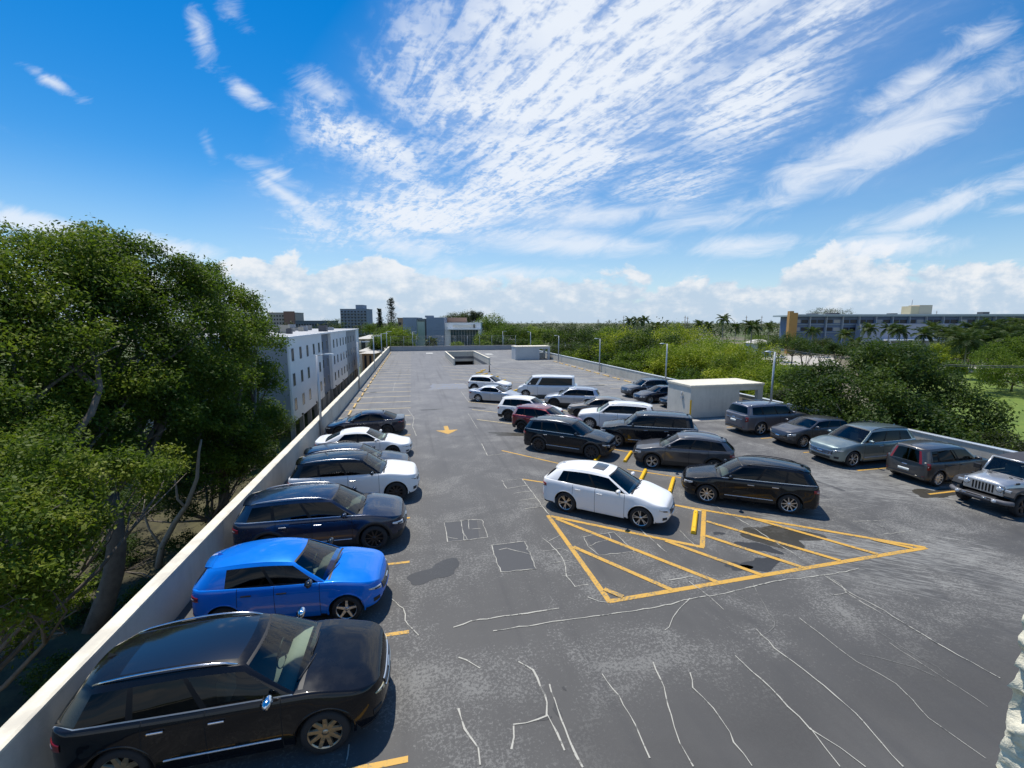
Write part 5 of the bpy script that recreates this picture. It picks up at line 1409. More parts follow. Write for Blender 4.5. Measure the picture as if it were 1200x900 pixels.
# -- yellow green trees beyond the right parapet
rnd = random.Random(21)
gy = 'lime green trees beyond the right parapet'
def simple(px, yt, w, R0, m, label, group=None, n=9000, leaf=.34, seed=0, cat='tree', name='broadleaf_tree', squash=.75, nb=9, dz=.8):
    c = D(px, yt, w); c = Vector((c.x, c.y, c.z - R0 * dz)); rn = random.Random(seed)
    bl = subblobs(c, R0, nb, rn); 
    return tree(name, (c.x, c.y, GZ), bl, n, leaf, LM[m], label, cat, group, seed, tr=max(.12, R0 * .055), squash=squash)
lst = [(706, 397, 92, 5.5, 'deep'), (722, 388, 96, 5.5, 'mid'), (738, 386, 84, 5.5, 'lime'), (757, 386, 78, 5.0, 'deep'), (771, 381, 96, 6.5, 'lime'), (795, 383, 88, 6.5, 'lime'), (798, 405, 62, 4.5, 'lime'), (822, 395, 76, 6.0, 'lime'), (845, 391, 82, 6.0, 'lime'), (833, 408, 60, 4.5, 'lime'), (860, 398, 66, 5.0, 'lime'),
       (880, 402, 62, 4.6, 'lime'), (868, 418, 54, 3.6, 'yell'), (900, 425, 52, 3.6, 'lime'), (925, 430, 46, 3.4, 'lime'), (750, 412, 70, 3.6, 'mid'), (775, 418, 60, 3.2, 'lime'), (888, 445, 42, 2.6, 'lime'), (925, 455, 38, 2.4, 'yell'), (815, 432, 52, 3.0, 'mid'), (850, 436, 48, 3.0, 'lime'), (735, 425, 62, 2.4, 'mid'), (713, 414, 80, 3.0, 'mid')]
desc = {'lime': 'lime green crowned tree beyond the right parapet', 'deep': 'darker green tree standing among the lime green trees', 'mid': 'mid green tree beyond the right parapet', 'yell': 'yellowish low tree right beside the shelter'}
for i, (px, yt, w, R0, mm) in enumerate(lst): simple(px, yt, w, R0, mm, desc[mm], gy + ' ' + {'lime': '(lime)', 'deep': '(dark)', 'mid': '(mid)', 'yell': '(yellow)'}[mm], n=11000 if w < 70 else 8000, leaf=.26 if w < 70 else .36, seed=30 + i)
# -- big dark tree on the right
H1 = PB([(1040, 437, 30, 2.2), (1000, 455, 29, 2.3), (1075, 460, 29, 2.3), (965, 475, 29, 1.9), (1110, 485, 28, 2.0), (1030, 490, 27, 2.5), (980, 500, 28, 1.6), (1080, 510, 26, 2.0), (1020, 425, 32, 1.5), (1060, 425, 32, 1.6), (1135, 510, 27, 1.5), (950, 448, 31, 1.4), (1140, 535, 26, 1.3)])
b0 = D(1045, 470, 29); tree('mango_tree', (b0.x, b0.y, GZ), H1, 70000, .19, LM['deep'], 'big dark leafy tree behind the right parapet and the grey cars', seed=61, tr=.45)
H2 = PB([(1160, 530, 25, 1.2), (1190, 545, 24, 1.3), (1215, 550, 23, 1.4), (1120, 532, 25.5, .9)])
b0 = D(1185, 545, 24); tree('shrub', (b0.x, b0.y, GZ), H2, 14000, .15, LM['olive'], 'olive green bush top rising behind the silver car with the flat grille', 'shrub', seed=62, tr=.2)
H3 = PB([(945, 460, 34, 1.4), (920, 470, 36, 1.2), (968, 470, 31, 1.2)])
b0 = D(945, 470, 34); tree('shrub', (b0.x, b0.y, GZ), H3, 14000, .17, LM['olive'], 'brownish olive bush at the left foot of the big dark tree', 'shrub', seed=63, tr=.2)
hd = [(1165, 425, 62, 2.6), (1180, 420, 64, 3.0), (1200, 418, 64, 3.2), (1230, 420, 62, 3.4), (1160, 440, 60, 1.8), (1185, 436, 60, 2.6), (1215, 438, 58, 3)]
hd = [(x, y, w * 1.5, q * 1.5) for x, y, w, q in hd] + [(1165, 448, 95, 2.0), (1190, 450, 94, 2.4), (1220, 452, 94, 2.6)]
b0 = D(1190, 430, 94); tree('hedge', (b0.x, b0.y, GZ), PB(hd), 30000, .34, LM['mid'], 'dense rounded hedge at the right edge by the footpath', 'hedge', seed=64, tr=.2)
# -- palms
def frondmesh(Lf, m, nl=26, droop=1.0, wl=.10, seed=0):
    rn = random.Random(seed); k = MB(); pts = []
    for i in range(nl + 1):
        t = i / nl; pts.append(Vector((Lf * (t - .12 * droop * t ** 3), 0, Lf * (.42 * t - .78 * droop * t ** 2.2))))
    k.tube([pts[i] for i in range(0, nl + 1, 3)], [.03 * (1 - .8 * i / nl) for i in range(0, nl + 1, 3)], m, 4)
    vs, fs = [], []
    for i in range(2, nl):
        t = i / nl; ll = Lf * .30 * math.sin(PI * min(1, t * .92 + .1)) ** .7; tg = (pts[i + 1] - pts[i - 1]).normalized()
        for s in (-1, 1):
            d = (tg * .55 + Vector((0, s * .8, -.18 + rn.gauss(0, .12)))).normalized(); tip = pts[i] + d * ll + Vector((0, 0, -.22 * ll)); mid = pts[i] + d * ll * .5
            w = tg * wl * .5; o = len(vs); vs += [pts[i] - w * .6, pts[i] + w * .6, mid + w, tip, mid - w]; fs.append((o, o + 1, o + 2, o + 3, o + 4))
    k.add(vs, fs, m); return k
FRM = {}
def palm(x, y, ztop, Lf, label, group=None, m='palm', seed=0, nf=20, wl=.16, near=False):
    rn = random.Random(seed); r = empty('palm_tree', (x, y, GZ), rn.uniform(0, 6), label=label, category='palm tree')
    if group: r['group'] = group
    h = ztop - GZ; k = MB(); lean = rn.uniform(-.4, .4)
    k.tube([(0, 0, 0), (lean * .4, 0, h * .4), (lean * .8, 0, h * .75), (lean, 0, h)], [.22, .17, .15, .13], BARKP, 8); k.build('trunk', r)
    key = (round(Lf, 1), m, wl)
    if key not in FRM: FRM[key] = [frondmesh(Lf, LM[m], droop=dd, wl=wl, seed=i, nl=26 if near else 16) for i, dd in enumerate((.7, 1.05, 1.4))]
    cr_ = MB()
    for i in range(nf):
        a = 2 * PI * i * .382; lev = i / nf; src = FRM[key][min(2, int(lev * 3))]
        T = Matrix.Translation((lean, 0, h)) @ Matrix.Rotation(a, 4, 'Z') @ Matrix.Rotation(R_(lerp(-48, 22, lev) + rn.uniform(-8, 8)), 4, 'Y')
        cr_.add([T @ Vector(q) for q in src.v], src.f, LM[m], False)
    cr_.build('crown', r); return r
def palmp(px, yt, w, Lf, label, **k):
    p = D(px, yt, w); return palm(p.x, p.y, p.z - Lf * .48, Lf, label, **k)
gp2 = 'royal palms in front of the long building'
for i, (px, yt, w) in enumerate(((1019, 379, 165), (1042, 379, 160), (1056, 381, 150), (1083, 385, 140), (953, 383, 190), (990, 387, 180), (1003, 396, 160), (1095, 378, 150))):
    palmp(px, yt, w, 4.2, 'green palm standing in front of the long blue grey building', group=gp2, seed=i + 1, wl=.35, nf=18)
gp3 = 'clump of palms at the right edge'
for i, (px, yt, w) in enumerate(((1112, 381, 110), (1128, 384, 100), (1145, 376, 105), (1165, 374, 108), (1183, 380, 100), (1200, 372, 108), (1155, 388, 92), (1135, 390, 88), (1178, 390, 90), (1212, 384, 95), (1120, 392, 105))):
    palmp(px, yt, w * 1.3, 5.6, 'tall shaggy palm in the clump near the right edge', group=gp3, seed=i + 20, wl=.30, nf=24)
gp4 = 'palms standing out of the distant treeline'
for i, (px, yt, w) in enumerate(((739, 372, 190), (747, 372, 200), (755, 371, 195), (848, 369, 170), (882, 376, 120), (819, 376, 200), (830, 377, 190), (769, 378, 160), (862, 379, 180), (902, 378, 190))):
    palmp(px, yt, w, 3.6 if w > 130 else 3.4, 'slim palm standing out of the distant treeline', group=gp4, seed=i + 40, wl=.4, nf=14)
for i, (px, yt, w, l) in enumerate(((1098, 478, 30, 'young palm with bright arching fronds at the foot of the big dark tree'), (930, 447, 40, 'small bright palm by the lamp post behind the shelter'), (1122, 505, 26, 'low palm fronds showing over the right parapet capping'), (762, 425, 62, 'small palm between the trees behind the dark parked cars'))):
    palmp(px, yt, w, 1.9 if i != 3 else 2.2, l, m='lime_palm' if False else 'palm', seed=60 + i, wl=.09, nf=16, near=True)
palmp(506, 396, 126, 2.6, 'bushy palm in front of the modern office beyond the far parapet', seed=71, wl=.3, nf=18)
palmp(466, 397, 122, 2.2, 'small palm between the last lamp posts beyond the left corner', seed=72, wl=.3, nf=16)
# -- norfolk pines
def npine(px, yt, w, label, R0=1.9, seed=0):
    p = D(px, yt, w); h = p.z - GZ; r = empty('norfolk_pine', (p.x, p.y, GZ), 0, label=label, category='pine tree'); k = MB()
    k.tube([(0, 0, 0), (0, 0, h)], [.35, .04], BARK, 6); k.build('trunk', r); C, Q = [], []; rn = random.Random(seed)
    z = h - .5
    while z > h * .35:
        f = (h - z) / (h * .65); rr_ = R0 * (.25 + .75 * min(1, f * 1.6)) * rn.uniform(.55, 1.1)
        for a in range(6):
            an = a * PI / 3 + rn.uniform(-.3, .3)
            rq = rn.uniform(.6, 1.1)
            for q in (.3, .7): C.append((math.cos(an) * rr_ * q * rq, math.sin(an) * rr_ * q * rq, z + q * .2 + rn.uniform(-.2, .2))); Q.append(.22 * R0)
        z -= rn.uniform(.45, .75)
    leafobj('crown', leaves(C, Q, 9000, .3, np.random.default_rng(seed), .5, spread=.12), LM['pine'], r)
npine(458, 349, 175, 'tall dark norfolk pine left of the modern office', 3.7, 1); npine(444.5, 362, 170, 'shorter dark norfolk pine beside the taller one', 2.3, 2)
# -- trees around and behind the far end
gf = 'green trees beyond the far end of the deck'
for i, (px, yt, w, R0, mm) in enumerate(((455, 379, 160, 5.5, 'mid'), (468, 384, 140, 4.5, 'lime'), (447, 390, 150, 4, 'mid'), (389, 373, 330, 8, 'deep'), (437, 379, 210, 5, 'mid'), (535, 366, 215, 5, 'olive'), (548, 366, 220, 4.5, 'olive'), (524, 368, 210, 4, 'olive'),
       (556, 365, 215, 3.6, 'pine'), (577, 368, 160, 5.5, 'mid'), (592, 376, 150, 5, 'mid'), (570, 388, 135, 3.5, 'mid'), (584, 393, 132, 3.5, 'deep'), (610, 384, 150, 4.5, 'mid'), (628, 381, 165, 5, 'lime'), (640, 384, 150, 4.5, 'mid'), (652, 384, 140, 4.5, 'deep'), (668, 383, 150, 5, 'olive'),
       (686, 385, 140, 5, 'deep'), (700, 384, 150, 5, 'deep'), (718, 382, 160, 5, 'mid'), (660, 400, 108, 4, 'olive'), (676, 402, 106, 4, 'deep'), (693, 404, 98, 3.6, 'mid'), (610, 398, 128, 3.0, 'deep'), (630, 399, 125, 3.2, 'mid'), (668, 412, 96, 2.6, 'mid'), (690, 413, 92, 2.8, 'lime'), (650, 404, 116, 3, 'mid'),
       (705, 404, 90, 3.0, 'deep'), (455, 395, 118, 2.5, 'mid'), (442, 397, 130, 2.4, 'deep'), (478, 401, 122, 1.5, 'mid'), (536, 402, 124, 1.2, 'lime'), (566, 402, 126, 1.8, 'mid'))):
    simple(px, yt, w, R0, mm, {'mid': 'mid green tree beyond the far end of the deck', 'lime': 'pale green tree beyond the far end of the deck', 'deep': 'dark green tree beyond the far end of the deck', 'olive': 'olive brown thin tree beyond the far end of the deck', 'pine': 'blackish pine behind the glass fronted office'}[mm], gf + ' (' + mm + ')', n=3800, leaf=.5 if w > 125 else .36, seed=100 + i, nb=8)
gb = 'street trees before the long building'
for i, (px, yt, w, R0, mm) in enumerate(((931, 388, 150, 4.5, 'deep'), (945, 396, 110, 3.6, 'deep'), (965, 397, 120, 3.2, 'olive'), (985, 400, 110, 3, 'deep'), (915, 392, 165, 4, 'deep'), (1010, 402, 130, 3.6, 'olive'), (1030, 400, 125, 3, 'deep'), (1065, 400, 120, 3.4, 'olive'), (1105, 404, 130, 4.0, 'lime'), (1120, 404, 136, 4.2, 'deep'), (1145, 405, 134, 4.2, 'lime'),
       (1165, 404, 136, 4.6, 'deep'), (900, 396, 170, 4, 'mid'), (1185, 402, 134, 5, 'deep'), (1095, 415, 110, 2.2, 'lime'), (1215, 402, 130, 5, 'mid'), (890, 390, 200, 5, 'mid'), (1120, 428, 66, .9, 'mid'))):
    simple(px, yt, w, R0, mm, {'mid': 'mid green tree near the orange tower and long building', 'lime': 'light green shrubby tree under the clump of palms', 'deep': 'dark street tree before the long blue grey building', 'olive': 'brownish olive tree before the long blue grey building'}[mm], gb + ' (' + mm + ')', n=4200, leaf=.36, seed=200 + i, nb=8)
# trees showing above the long roof
for i, (px, yt, w) in enumerate(((960, 361, 260), (975, 362, 262), (990, 361, 258))): simple(px, yt, w, 5, 'olive', 'thin treetop showing above the long flat roof', 'treetops above the long flat roof', n=900, leaf=.5, seed=300 + i, nb=7)
# -- distant woodland to the horizon
rng = np.random.default_rng(77); C, Q = [], []
for i in range(1150):
    a = R_(rng.uniform(-62, 92)); d = 190 * (1100 / 190) ** rng.random() ** .8
    q = rng.uniform(4.0, 7.5) * (1 + d / 1400); px_, py_ = math.sin(a) * d, math.cos(a) * d
    w = Vector((px_, py_, 0)).dot(FW)
    if w > 20 and d < 300:
        sx = 600 + FPX * (Vector((px_, py_, 0)).dot(RT)) / w
        if sx > 830 and d < 290 or sx < 560: continue
    zt_ = min(GZ + rng.uniform(8, 14) + d * .004, CH + rng.uniform(-3.0, 2.6) + d * .001)
    C.append((px_, py_, zt_ - q * .7)); Q.append(q)
o = leafobj('distant_woodland', leaves(C, Q, 300000, 1.05, rng, .75, spread=.55, inner=.1), LM['dist']); o['kind'] = 'stuff'
k = MB()
for i in range(40):
    a = R_(rng.uniform(-20, 60)); d = rng.uniform(260, 600)
# ------------------------------------------------------------------ the parked vehicles
WP = paint('paint_white', (.80, .80, .79), 0, .3); BP = paint('paint_black', (.006, .006, .007), 0, .2); NV = paint('paint_navy', (.006, .014, .040), .4, .25)
BLP = paint('paint_bright_blue', (.004, .17, .68), .15, .3); SLV = paint('paint_silver', (.46, .49, .54), .75, .33); SLT = paint('paint_slate', (.075, .085, .10), .6, .3)
GRP = paint('paint_graphite', (.075, .075, .082), .6, .32); RDP = paint('paint_red', (.17, .006, .016), .35, .3); TPE = paint('paint_taupe', (.17, .155, .14), .6, .33)
DKB = paint('paint_dark_blue', (.008, .012, .028), .5, .25); GRS = paint('paint_sage_silver', (.20, .25, .25), .7, .35); SOUL = paint('paint_brown_grey', (.085, .082, .080), .6, .35); LSV = paint('paint_light_silver', (.52, .53, .53), .7, .3)
YUK = paint('paint_violet_grey', (.12, .125, .15), .6, .35); BK2 = paint('paint_blue_black', (.006, .009, .014), .3, .22)
def pos(px, which, hdg, P, side, R=None):
    R = R or P['R']; c = G(px[0], px[1], R); h = R_(hdg); ca, sa = math.cos(h), math.sin(h)
    lx = P['WB'] / 2 * which; ly = side * (P['W'] / 2 - .02)
    return (c.x - (ca * lx - sa * ly), c.y - (sa * lx + ca * ly), 0)
def C_(label, cat, name, pnt, px, which, hdg, P, side, **k):
    return make_car(label, cat, name, pnt, pos(px, which, hdg, P, side), R_(hdg), P, **k)
# left row
M1 = dict(SUV, L=4.85, W=1.95, H=1.71, WB=2.85, FO=.98, R=.385, nose=.86, hoodf=1.03, cowl=1.12, belt=1.13, tail=1.10, sunroof=2, chrome=True, seat=SEATT, dash=DASHT, rim=(9, GOLD, 'wide'), lamp=LAMPY, clad=False, mirror=CHR, grille='wing', hl=(.68, .80), hp0=26, hp1=50, gw=22, glow=.66, ghigh=.84, xr1=-2.0, xr0=-2.3, tumble=.20, nospoil=True, clear=True, xc=1.0, xt=.24, rf=.08)
C_('large black car with chrome trim, glass roof and bronze wheels nearest the camera', 'car', 'parked_car', BP, (381, 859.6), 1, 0, M1, -1)
M2 = dict(SUV, L=4.30, W=1.76, H=1.59, WB=2.62, FO=.84, R=.335, nose=.78, hoodf=.98, cowl=1.04, belt=1.06, tail=1.02, xr1=-1.75, xr0=-2.0, rr=.12, rim=(5, SIL, 'wide'), clad=False, rails=None, clear=True, mirror=GBLACK, hl=(.66, .80), hp0=30, hp1=66, gw=26, cols=[(0, .045, 'p'), (.045, .37, 'g'), (.37, .40, 'b'), (.40, .75, 'g'), (.75, 1, 'p')], d=(.74, -.24, -1.02), xc=.86, xt=.12, tumble=.19)
C_('bright blue small crossover beside the large black car', 'car', 'parked_car', BLP, (406, 714.6), 1, -4, M2, -1)
M3 = dict(SUV, L=5.05, W=1.98, H=1.77, WB=2.98, FO=.95, R=.40, nose=.88, hoodf=1.06, cowl=1.16, belt=1.18, tail=1.15, xr1=-2.15, xr0=-2.42, chrome=True, rails=SIL, rim=(10, GUN, 'thin'), lamp=LED, hl=(.64, .80), gw=27, clad=BLK, d=(.86, -.28, -1.28), ft=.9, xc=1.02, xt=.24)
C_('dark navy large car with chrome window line between the blue and the white cars', 'car', 'parked_car', NV, (438.7, 631), 1, -1, M3, -1)
M4 = dict(SUV, L=4.95, W=1.97, H=1.80, WB=2.96, FO=.90, R=.40, nose=.92, hoodf=1.10, cowl=1.17, belt=1.17, tail=1.14, xr1=-2.10, xr0=-2.36, clad=False, rails=SIL, rim=(10, GUN, 'wide'), clear=True, mirror=GBLACK, hl=(.74, .84), hp0=34, hp1=64, gw=30, glow=.66, ghigh=.84, chrome=True, xc=.96, xt=.26, d=(.86, -.28, -1.25))
C_('white four wheel drive with a black roof facing away from the left parapet', 'car', 'parked_car', WP, (464, 577), 1, -1, M4, -1, roofpaint=BP)
M5 = dict(SUV, L=4.75, W=1.90, H=1.66, WB=2.85, sunroof=0, rails=GUN, clad=False, clear=True, rim=(10, SIL, 'thin'))
b5 = pos((445, 547), 1, -1, M5, -1)
make_car('dark slate car squeezed between the black roofed white car and the white saloon', 'car', 'parked_car', DKB, (-2.55, 19.85, 0), R_(-2), M5)
AC = dict(SEDAN, L=4.90, W=1.86, H=1.45, WB=2.83, rim=(10, GUN, 'thin'), R=.34, xr0=-1.9, xr1=-1.15, hl=(.70, .82), hp0=34, hp1=70, gw=28, glow=.55, ghigh=.84)
C_('white saloon with dark reflecting side windows in the left row', 'car', 'parked_car', WP, (460, 530), 1, -3, AC, -1, roofpaint=None)
C_('shiny dark blue saloon parked nose to the left parapet', 'car', 'parked_car', DKB, (454, 504), -1, 179, dict(AC, tl=(.72, .86), rim=(10, GUN, 'wide')), 1)
# middle left group (nose to lower right)
W8 = dict(SUV, L=4.55, H=1.66, WB=2.70, rails=None)
C_('small white crossover at the far end of the middle group behind the silver saloon', 'car', 'parked_car', WP, (556, 455), -1, -34, dict(W8, clad=BLK), -1)
C_('silver saloon at the far end of the middle group', 'car', 'parked_car', SLV, (560.3, 466.7), -1, -30, dict(SEDAN, rim=(8, SIL, 'wide')), -1)
C_('white crossover between the silver saloon and the red car', 'car', 'parked_car', WP, (595.5, 487.5), -1, -36, dict(SUV, L=4.75, H=1.73, R=.385, rim=(10, GUN, 'wide'), chrome=True, clad=BLK, rails=None), -1)
C_('dark red crossover between the white and the black car', 'car', 'parked_car', RDP, (611, 500), -1, -40, dict(SUV, L=4.6, H=1.68, rim=(10, GUN, 'thin')), -1)
C_('black seven seat car with a long window line in the middle group', 'car', 'parked_car', BK2, (631, 521), -1, -41, dict(M3, rim=(10, GUN, 'wide'), lamp=LAMP, rails=SIL), -1)
LX = dict(SUV, L=4.78, W=1.88, H=1.69, WB=2.74, FO=.93, R=.38, sunroof=1, clad=False, rails=None, rim=(5, SIL, 'split'), tumble=.19, nose=.74, hoodf=.96, cowl=1.10, belt=1.13, tail=1.12, xc=.95, xt=.12, xr1=-1.85, xr0=-2.25, rr=.13, hl=(.68, .84), hp0=32, hp1=68, gw=20, lamp=LAMP,
          cols=[(0, .035, 'p'), (.035, .36, 'g'), (.36, .39, 'b'), (.39, .72, 'g'), (.72, .735, 'b'), (.735, .84, 'g'), (.84, 1, 'p')])
C_('white car with a small sunroof standing alone at the tip of the yellow hatching', 'car', 'parked_car', WP, (662.5, 589), -1, -41.5, LX, -1)
# middle right group (nose to upper left)
VN = dict(SUV, L=5.70, W=2.01, H=2.10, WB=3.43, FO=.86, R=.38, zs=.28, nose=.88, hoodf=1.10, cowl=1.27, belt=1.22, tail=1.22, xc=1.72, xt=1.10, xr1=-2.76, xr0=-2.80, rf=.06, rr=.03, tumble=.11, crown=.07, n=4.5, fcl=.55, rcl=.22, clad=False, rails=None, nospoil=True,
          cols=[(0, .03, 'p'), (.03, .20, 'g'), (.20, .25, 'p'), (.25, .95, 'g'), (.95, 1, 'p')], d=(1.55, .62, -.6), doors=1, rim=(8, SIL, 'wide'), hl=(.62, .80), hp0=44, hp1=76, gw=36, gtop=.80, rbulge=.03, tl=(.55, .95), tp0=66, tp1=80)
C_('long silver white passenger van in the middle group', 'van', 'passenger_van', paint('paint_van', (.66, .68, .70), .2, .35), (616, 461.7), 1, 159, VN, 1)
C_('silver crossover parked nose left beside the passenger van', 'car', 'parked_car', SLV, (649, 473), 1, 154, dict(SUV, L=4.68, H=1.70, rim=(10, GUN, 'wide')), 1)
C_('taupe sloping hatchback between the silver crossover and the white four wheel drive', 'car', 'parked_car', TPE, (677.5, 485), 1, 150, dict(SUV, L=4.72, H=1.58, clad=False, rr=.20, xr0=-2.2, xr1=-1.7, rails=None, R=.35, belt=1.04, cowl=1.02, hoodf=.92, rim=(10, GUN, 'thin')), 1)
C_('white four wheel drive with a white roof beside the big black car', 'car', 'parked_car', WP, (691, 496.7), 1, 152, dict(M4, L=5.1, rim=(10, SIL, 'wide'), rails=SIL, xr1=-2.3, xr0=-2.5, clear=False), 1)
EX = dict(SUV, L=5.35, W=2.03, H=1.94, WB=3.11, FO=.93, R=.42, zs=.28, nose=1.0, hoodf=1.18, cowl=1.28, belt=1.28, tail=1.26, xc=1.0, xt=.40, xr1=-2.38, xr0=-2.52, n=3.4, fcl=.65, rcl=.45, tumble=.16, rr=.06, clad=False, chrome=True, rails=SIL, rim=(6, SIL, 'split'), d=(.92, -.20, -1.3), gw=32, nospoil=True)
C_('very large black car with a chrome window surround in the middle group', 'car', 'parked_car', BK2, (721.7, 516), 1, 152, EX, 1)
C_('graphite grey hatchback with raked rear window in the middle group', 'car', 'parked_car', GRP, (764, 540.7), 1, 149, dict(SUV, L=4.63, W=1.87, H=1.66, WB=2.75, clad=BLK, rr=.14, xr1=-1.8, chrome=False, rails=SIL, rim=(5, SIL, 'split'), R=.36), 1)
KI = dict(SUV, L=4.78, W=1.89, H=1.69, WB=2.78, FO=.93, R=.37, chrome=True, clad=False, rails=GUN, rim=(9, SIL, 'thin'), xr1=-1.98, xr0=-2.25, hl=(.66, .84), gw=24)
C_('shiny black seven seat car beside the damp stain and yellow hatching', 'car', 'parked_car', BP, (828.3, 579), 1, 146.5, KI, 1)
# right row
RG = 180
C_('dark grey car parked nose out left of the white shelter', 'car', 'parked_car', SLT, (746, 461.7), 1, 181, dict(SUV, L=4.8, H=1.66), 1)
C_('dark saloon parked just left of the white shelter', 'car', 'parked_car', DKB, (762, 468.5), 1, 180, dict(SEDAN), 1)
make_car('dark car nose showing from behind the white shelter', 'car', 'parked_car', BK2, (22.5, 32.2, 0), R_(180), dict(SEDAN))
YK = dict(EX, L=5.30, chrome=False, rearstrip=True, rim=(6, SIL, 'wide'), H=1.92, tl=(.58, .90), tp0=58, tp1=80, rg=(.12, .86))
C_('very large violet grey car parked tail out right of the white shelter', 'car', 'parked_car', YUK, (892, 502.5), -1, 0, YK, -1)
C_('graphite small crossover with an angular dark grille in the right row', 'car', 'parked_car', GRP, (942, 518), 1, 180, dict(SUV, L=4.50, W=1.84, H=1.55, WB=2.64, R=.36, rr=.16, clad=BLK, gw=30, glow=.30, ghigh=.84, rails=None), 1)
TV = dict(SUV, L=5.18, W=1.99, H=1.80, WB=3.07, FO=.95, R=.40, chrome=True, clad=False, rails=GUN, xr1=-2.2, xr0=-2.48, belt=1.15, tail=1.12, nose=.88, hoodf=1.05, cowl=1.14, rim=(6, SIL, 'split'), grille='chrome', gw=30, glow=.44, ghigh=.78, hl=(.70, .82), xc=1.04, xt=.26, d=(.90, -.26, -1.3))
C_('sage silver family car with a wide chrome barred grille in the right row', 'car', 'parked_car', GRS, (1000, 538.5), 1, 180, TV, 1)
SO = dict(SUV, pillar_lights=True, pz=.40, L=4.14, W=1.80, H=1.68, WB=2.57, FO=.80, R=.345, nose=.84, hoodf=1.02, cowl=1.08, belt=1.05, tail=.98, xc=.92, xt=.32, xr1=-1.84, xr0=-1.98, n=3.6, rcl=.40, fcl=.6, rr=.06, tumble=.14, clad=False, rails=None, rim=(10, SIL, 'wide'), tl=(.60, .97), tp0=60, tp1=80, rg=(.04, .86), nospoil=True, d=(.78, -.20, -1.02),
          cols=[(0, .04, 'p'), (.04, .36, 'g'), (.36, .39, 'b'), (.39, .74, 'g'), (.74, .77, 'b'), (.77, .88, 'g'), (.88, 1, 'p')], rbulge=.06)
C_('boxy brown grey small car parked tail out with a white number plate', 'car', 'parked_car', SOUL, (1100, 561.5), -1, 0, SO, -1)
# small far vehicles
def far_car(px, py, hdg, pnt, label, P=SEDAN): 
    c = G(px, py, GZ); make_car(label, 'car', 'parked_car', pnt, (c.x, c.y, GZ + .05), R_(hdg), P)
far_car(425.5, 429, 80, SLV, 'silver car parked between the white block and the deck', SUV)
far_car(915, 421, 20, WP, 'white car in the sandy car park behind the trees', SUV)

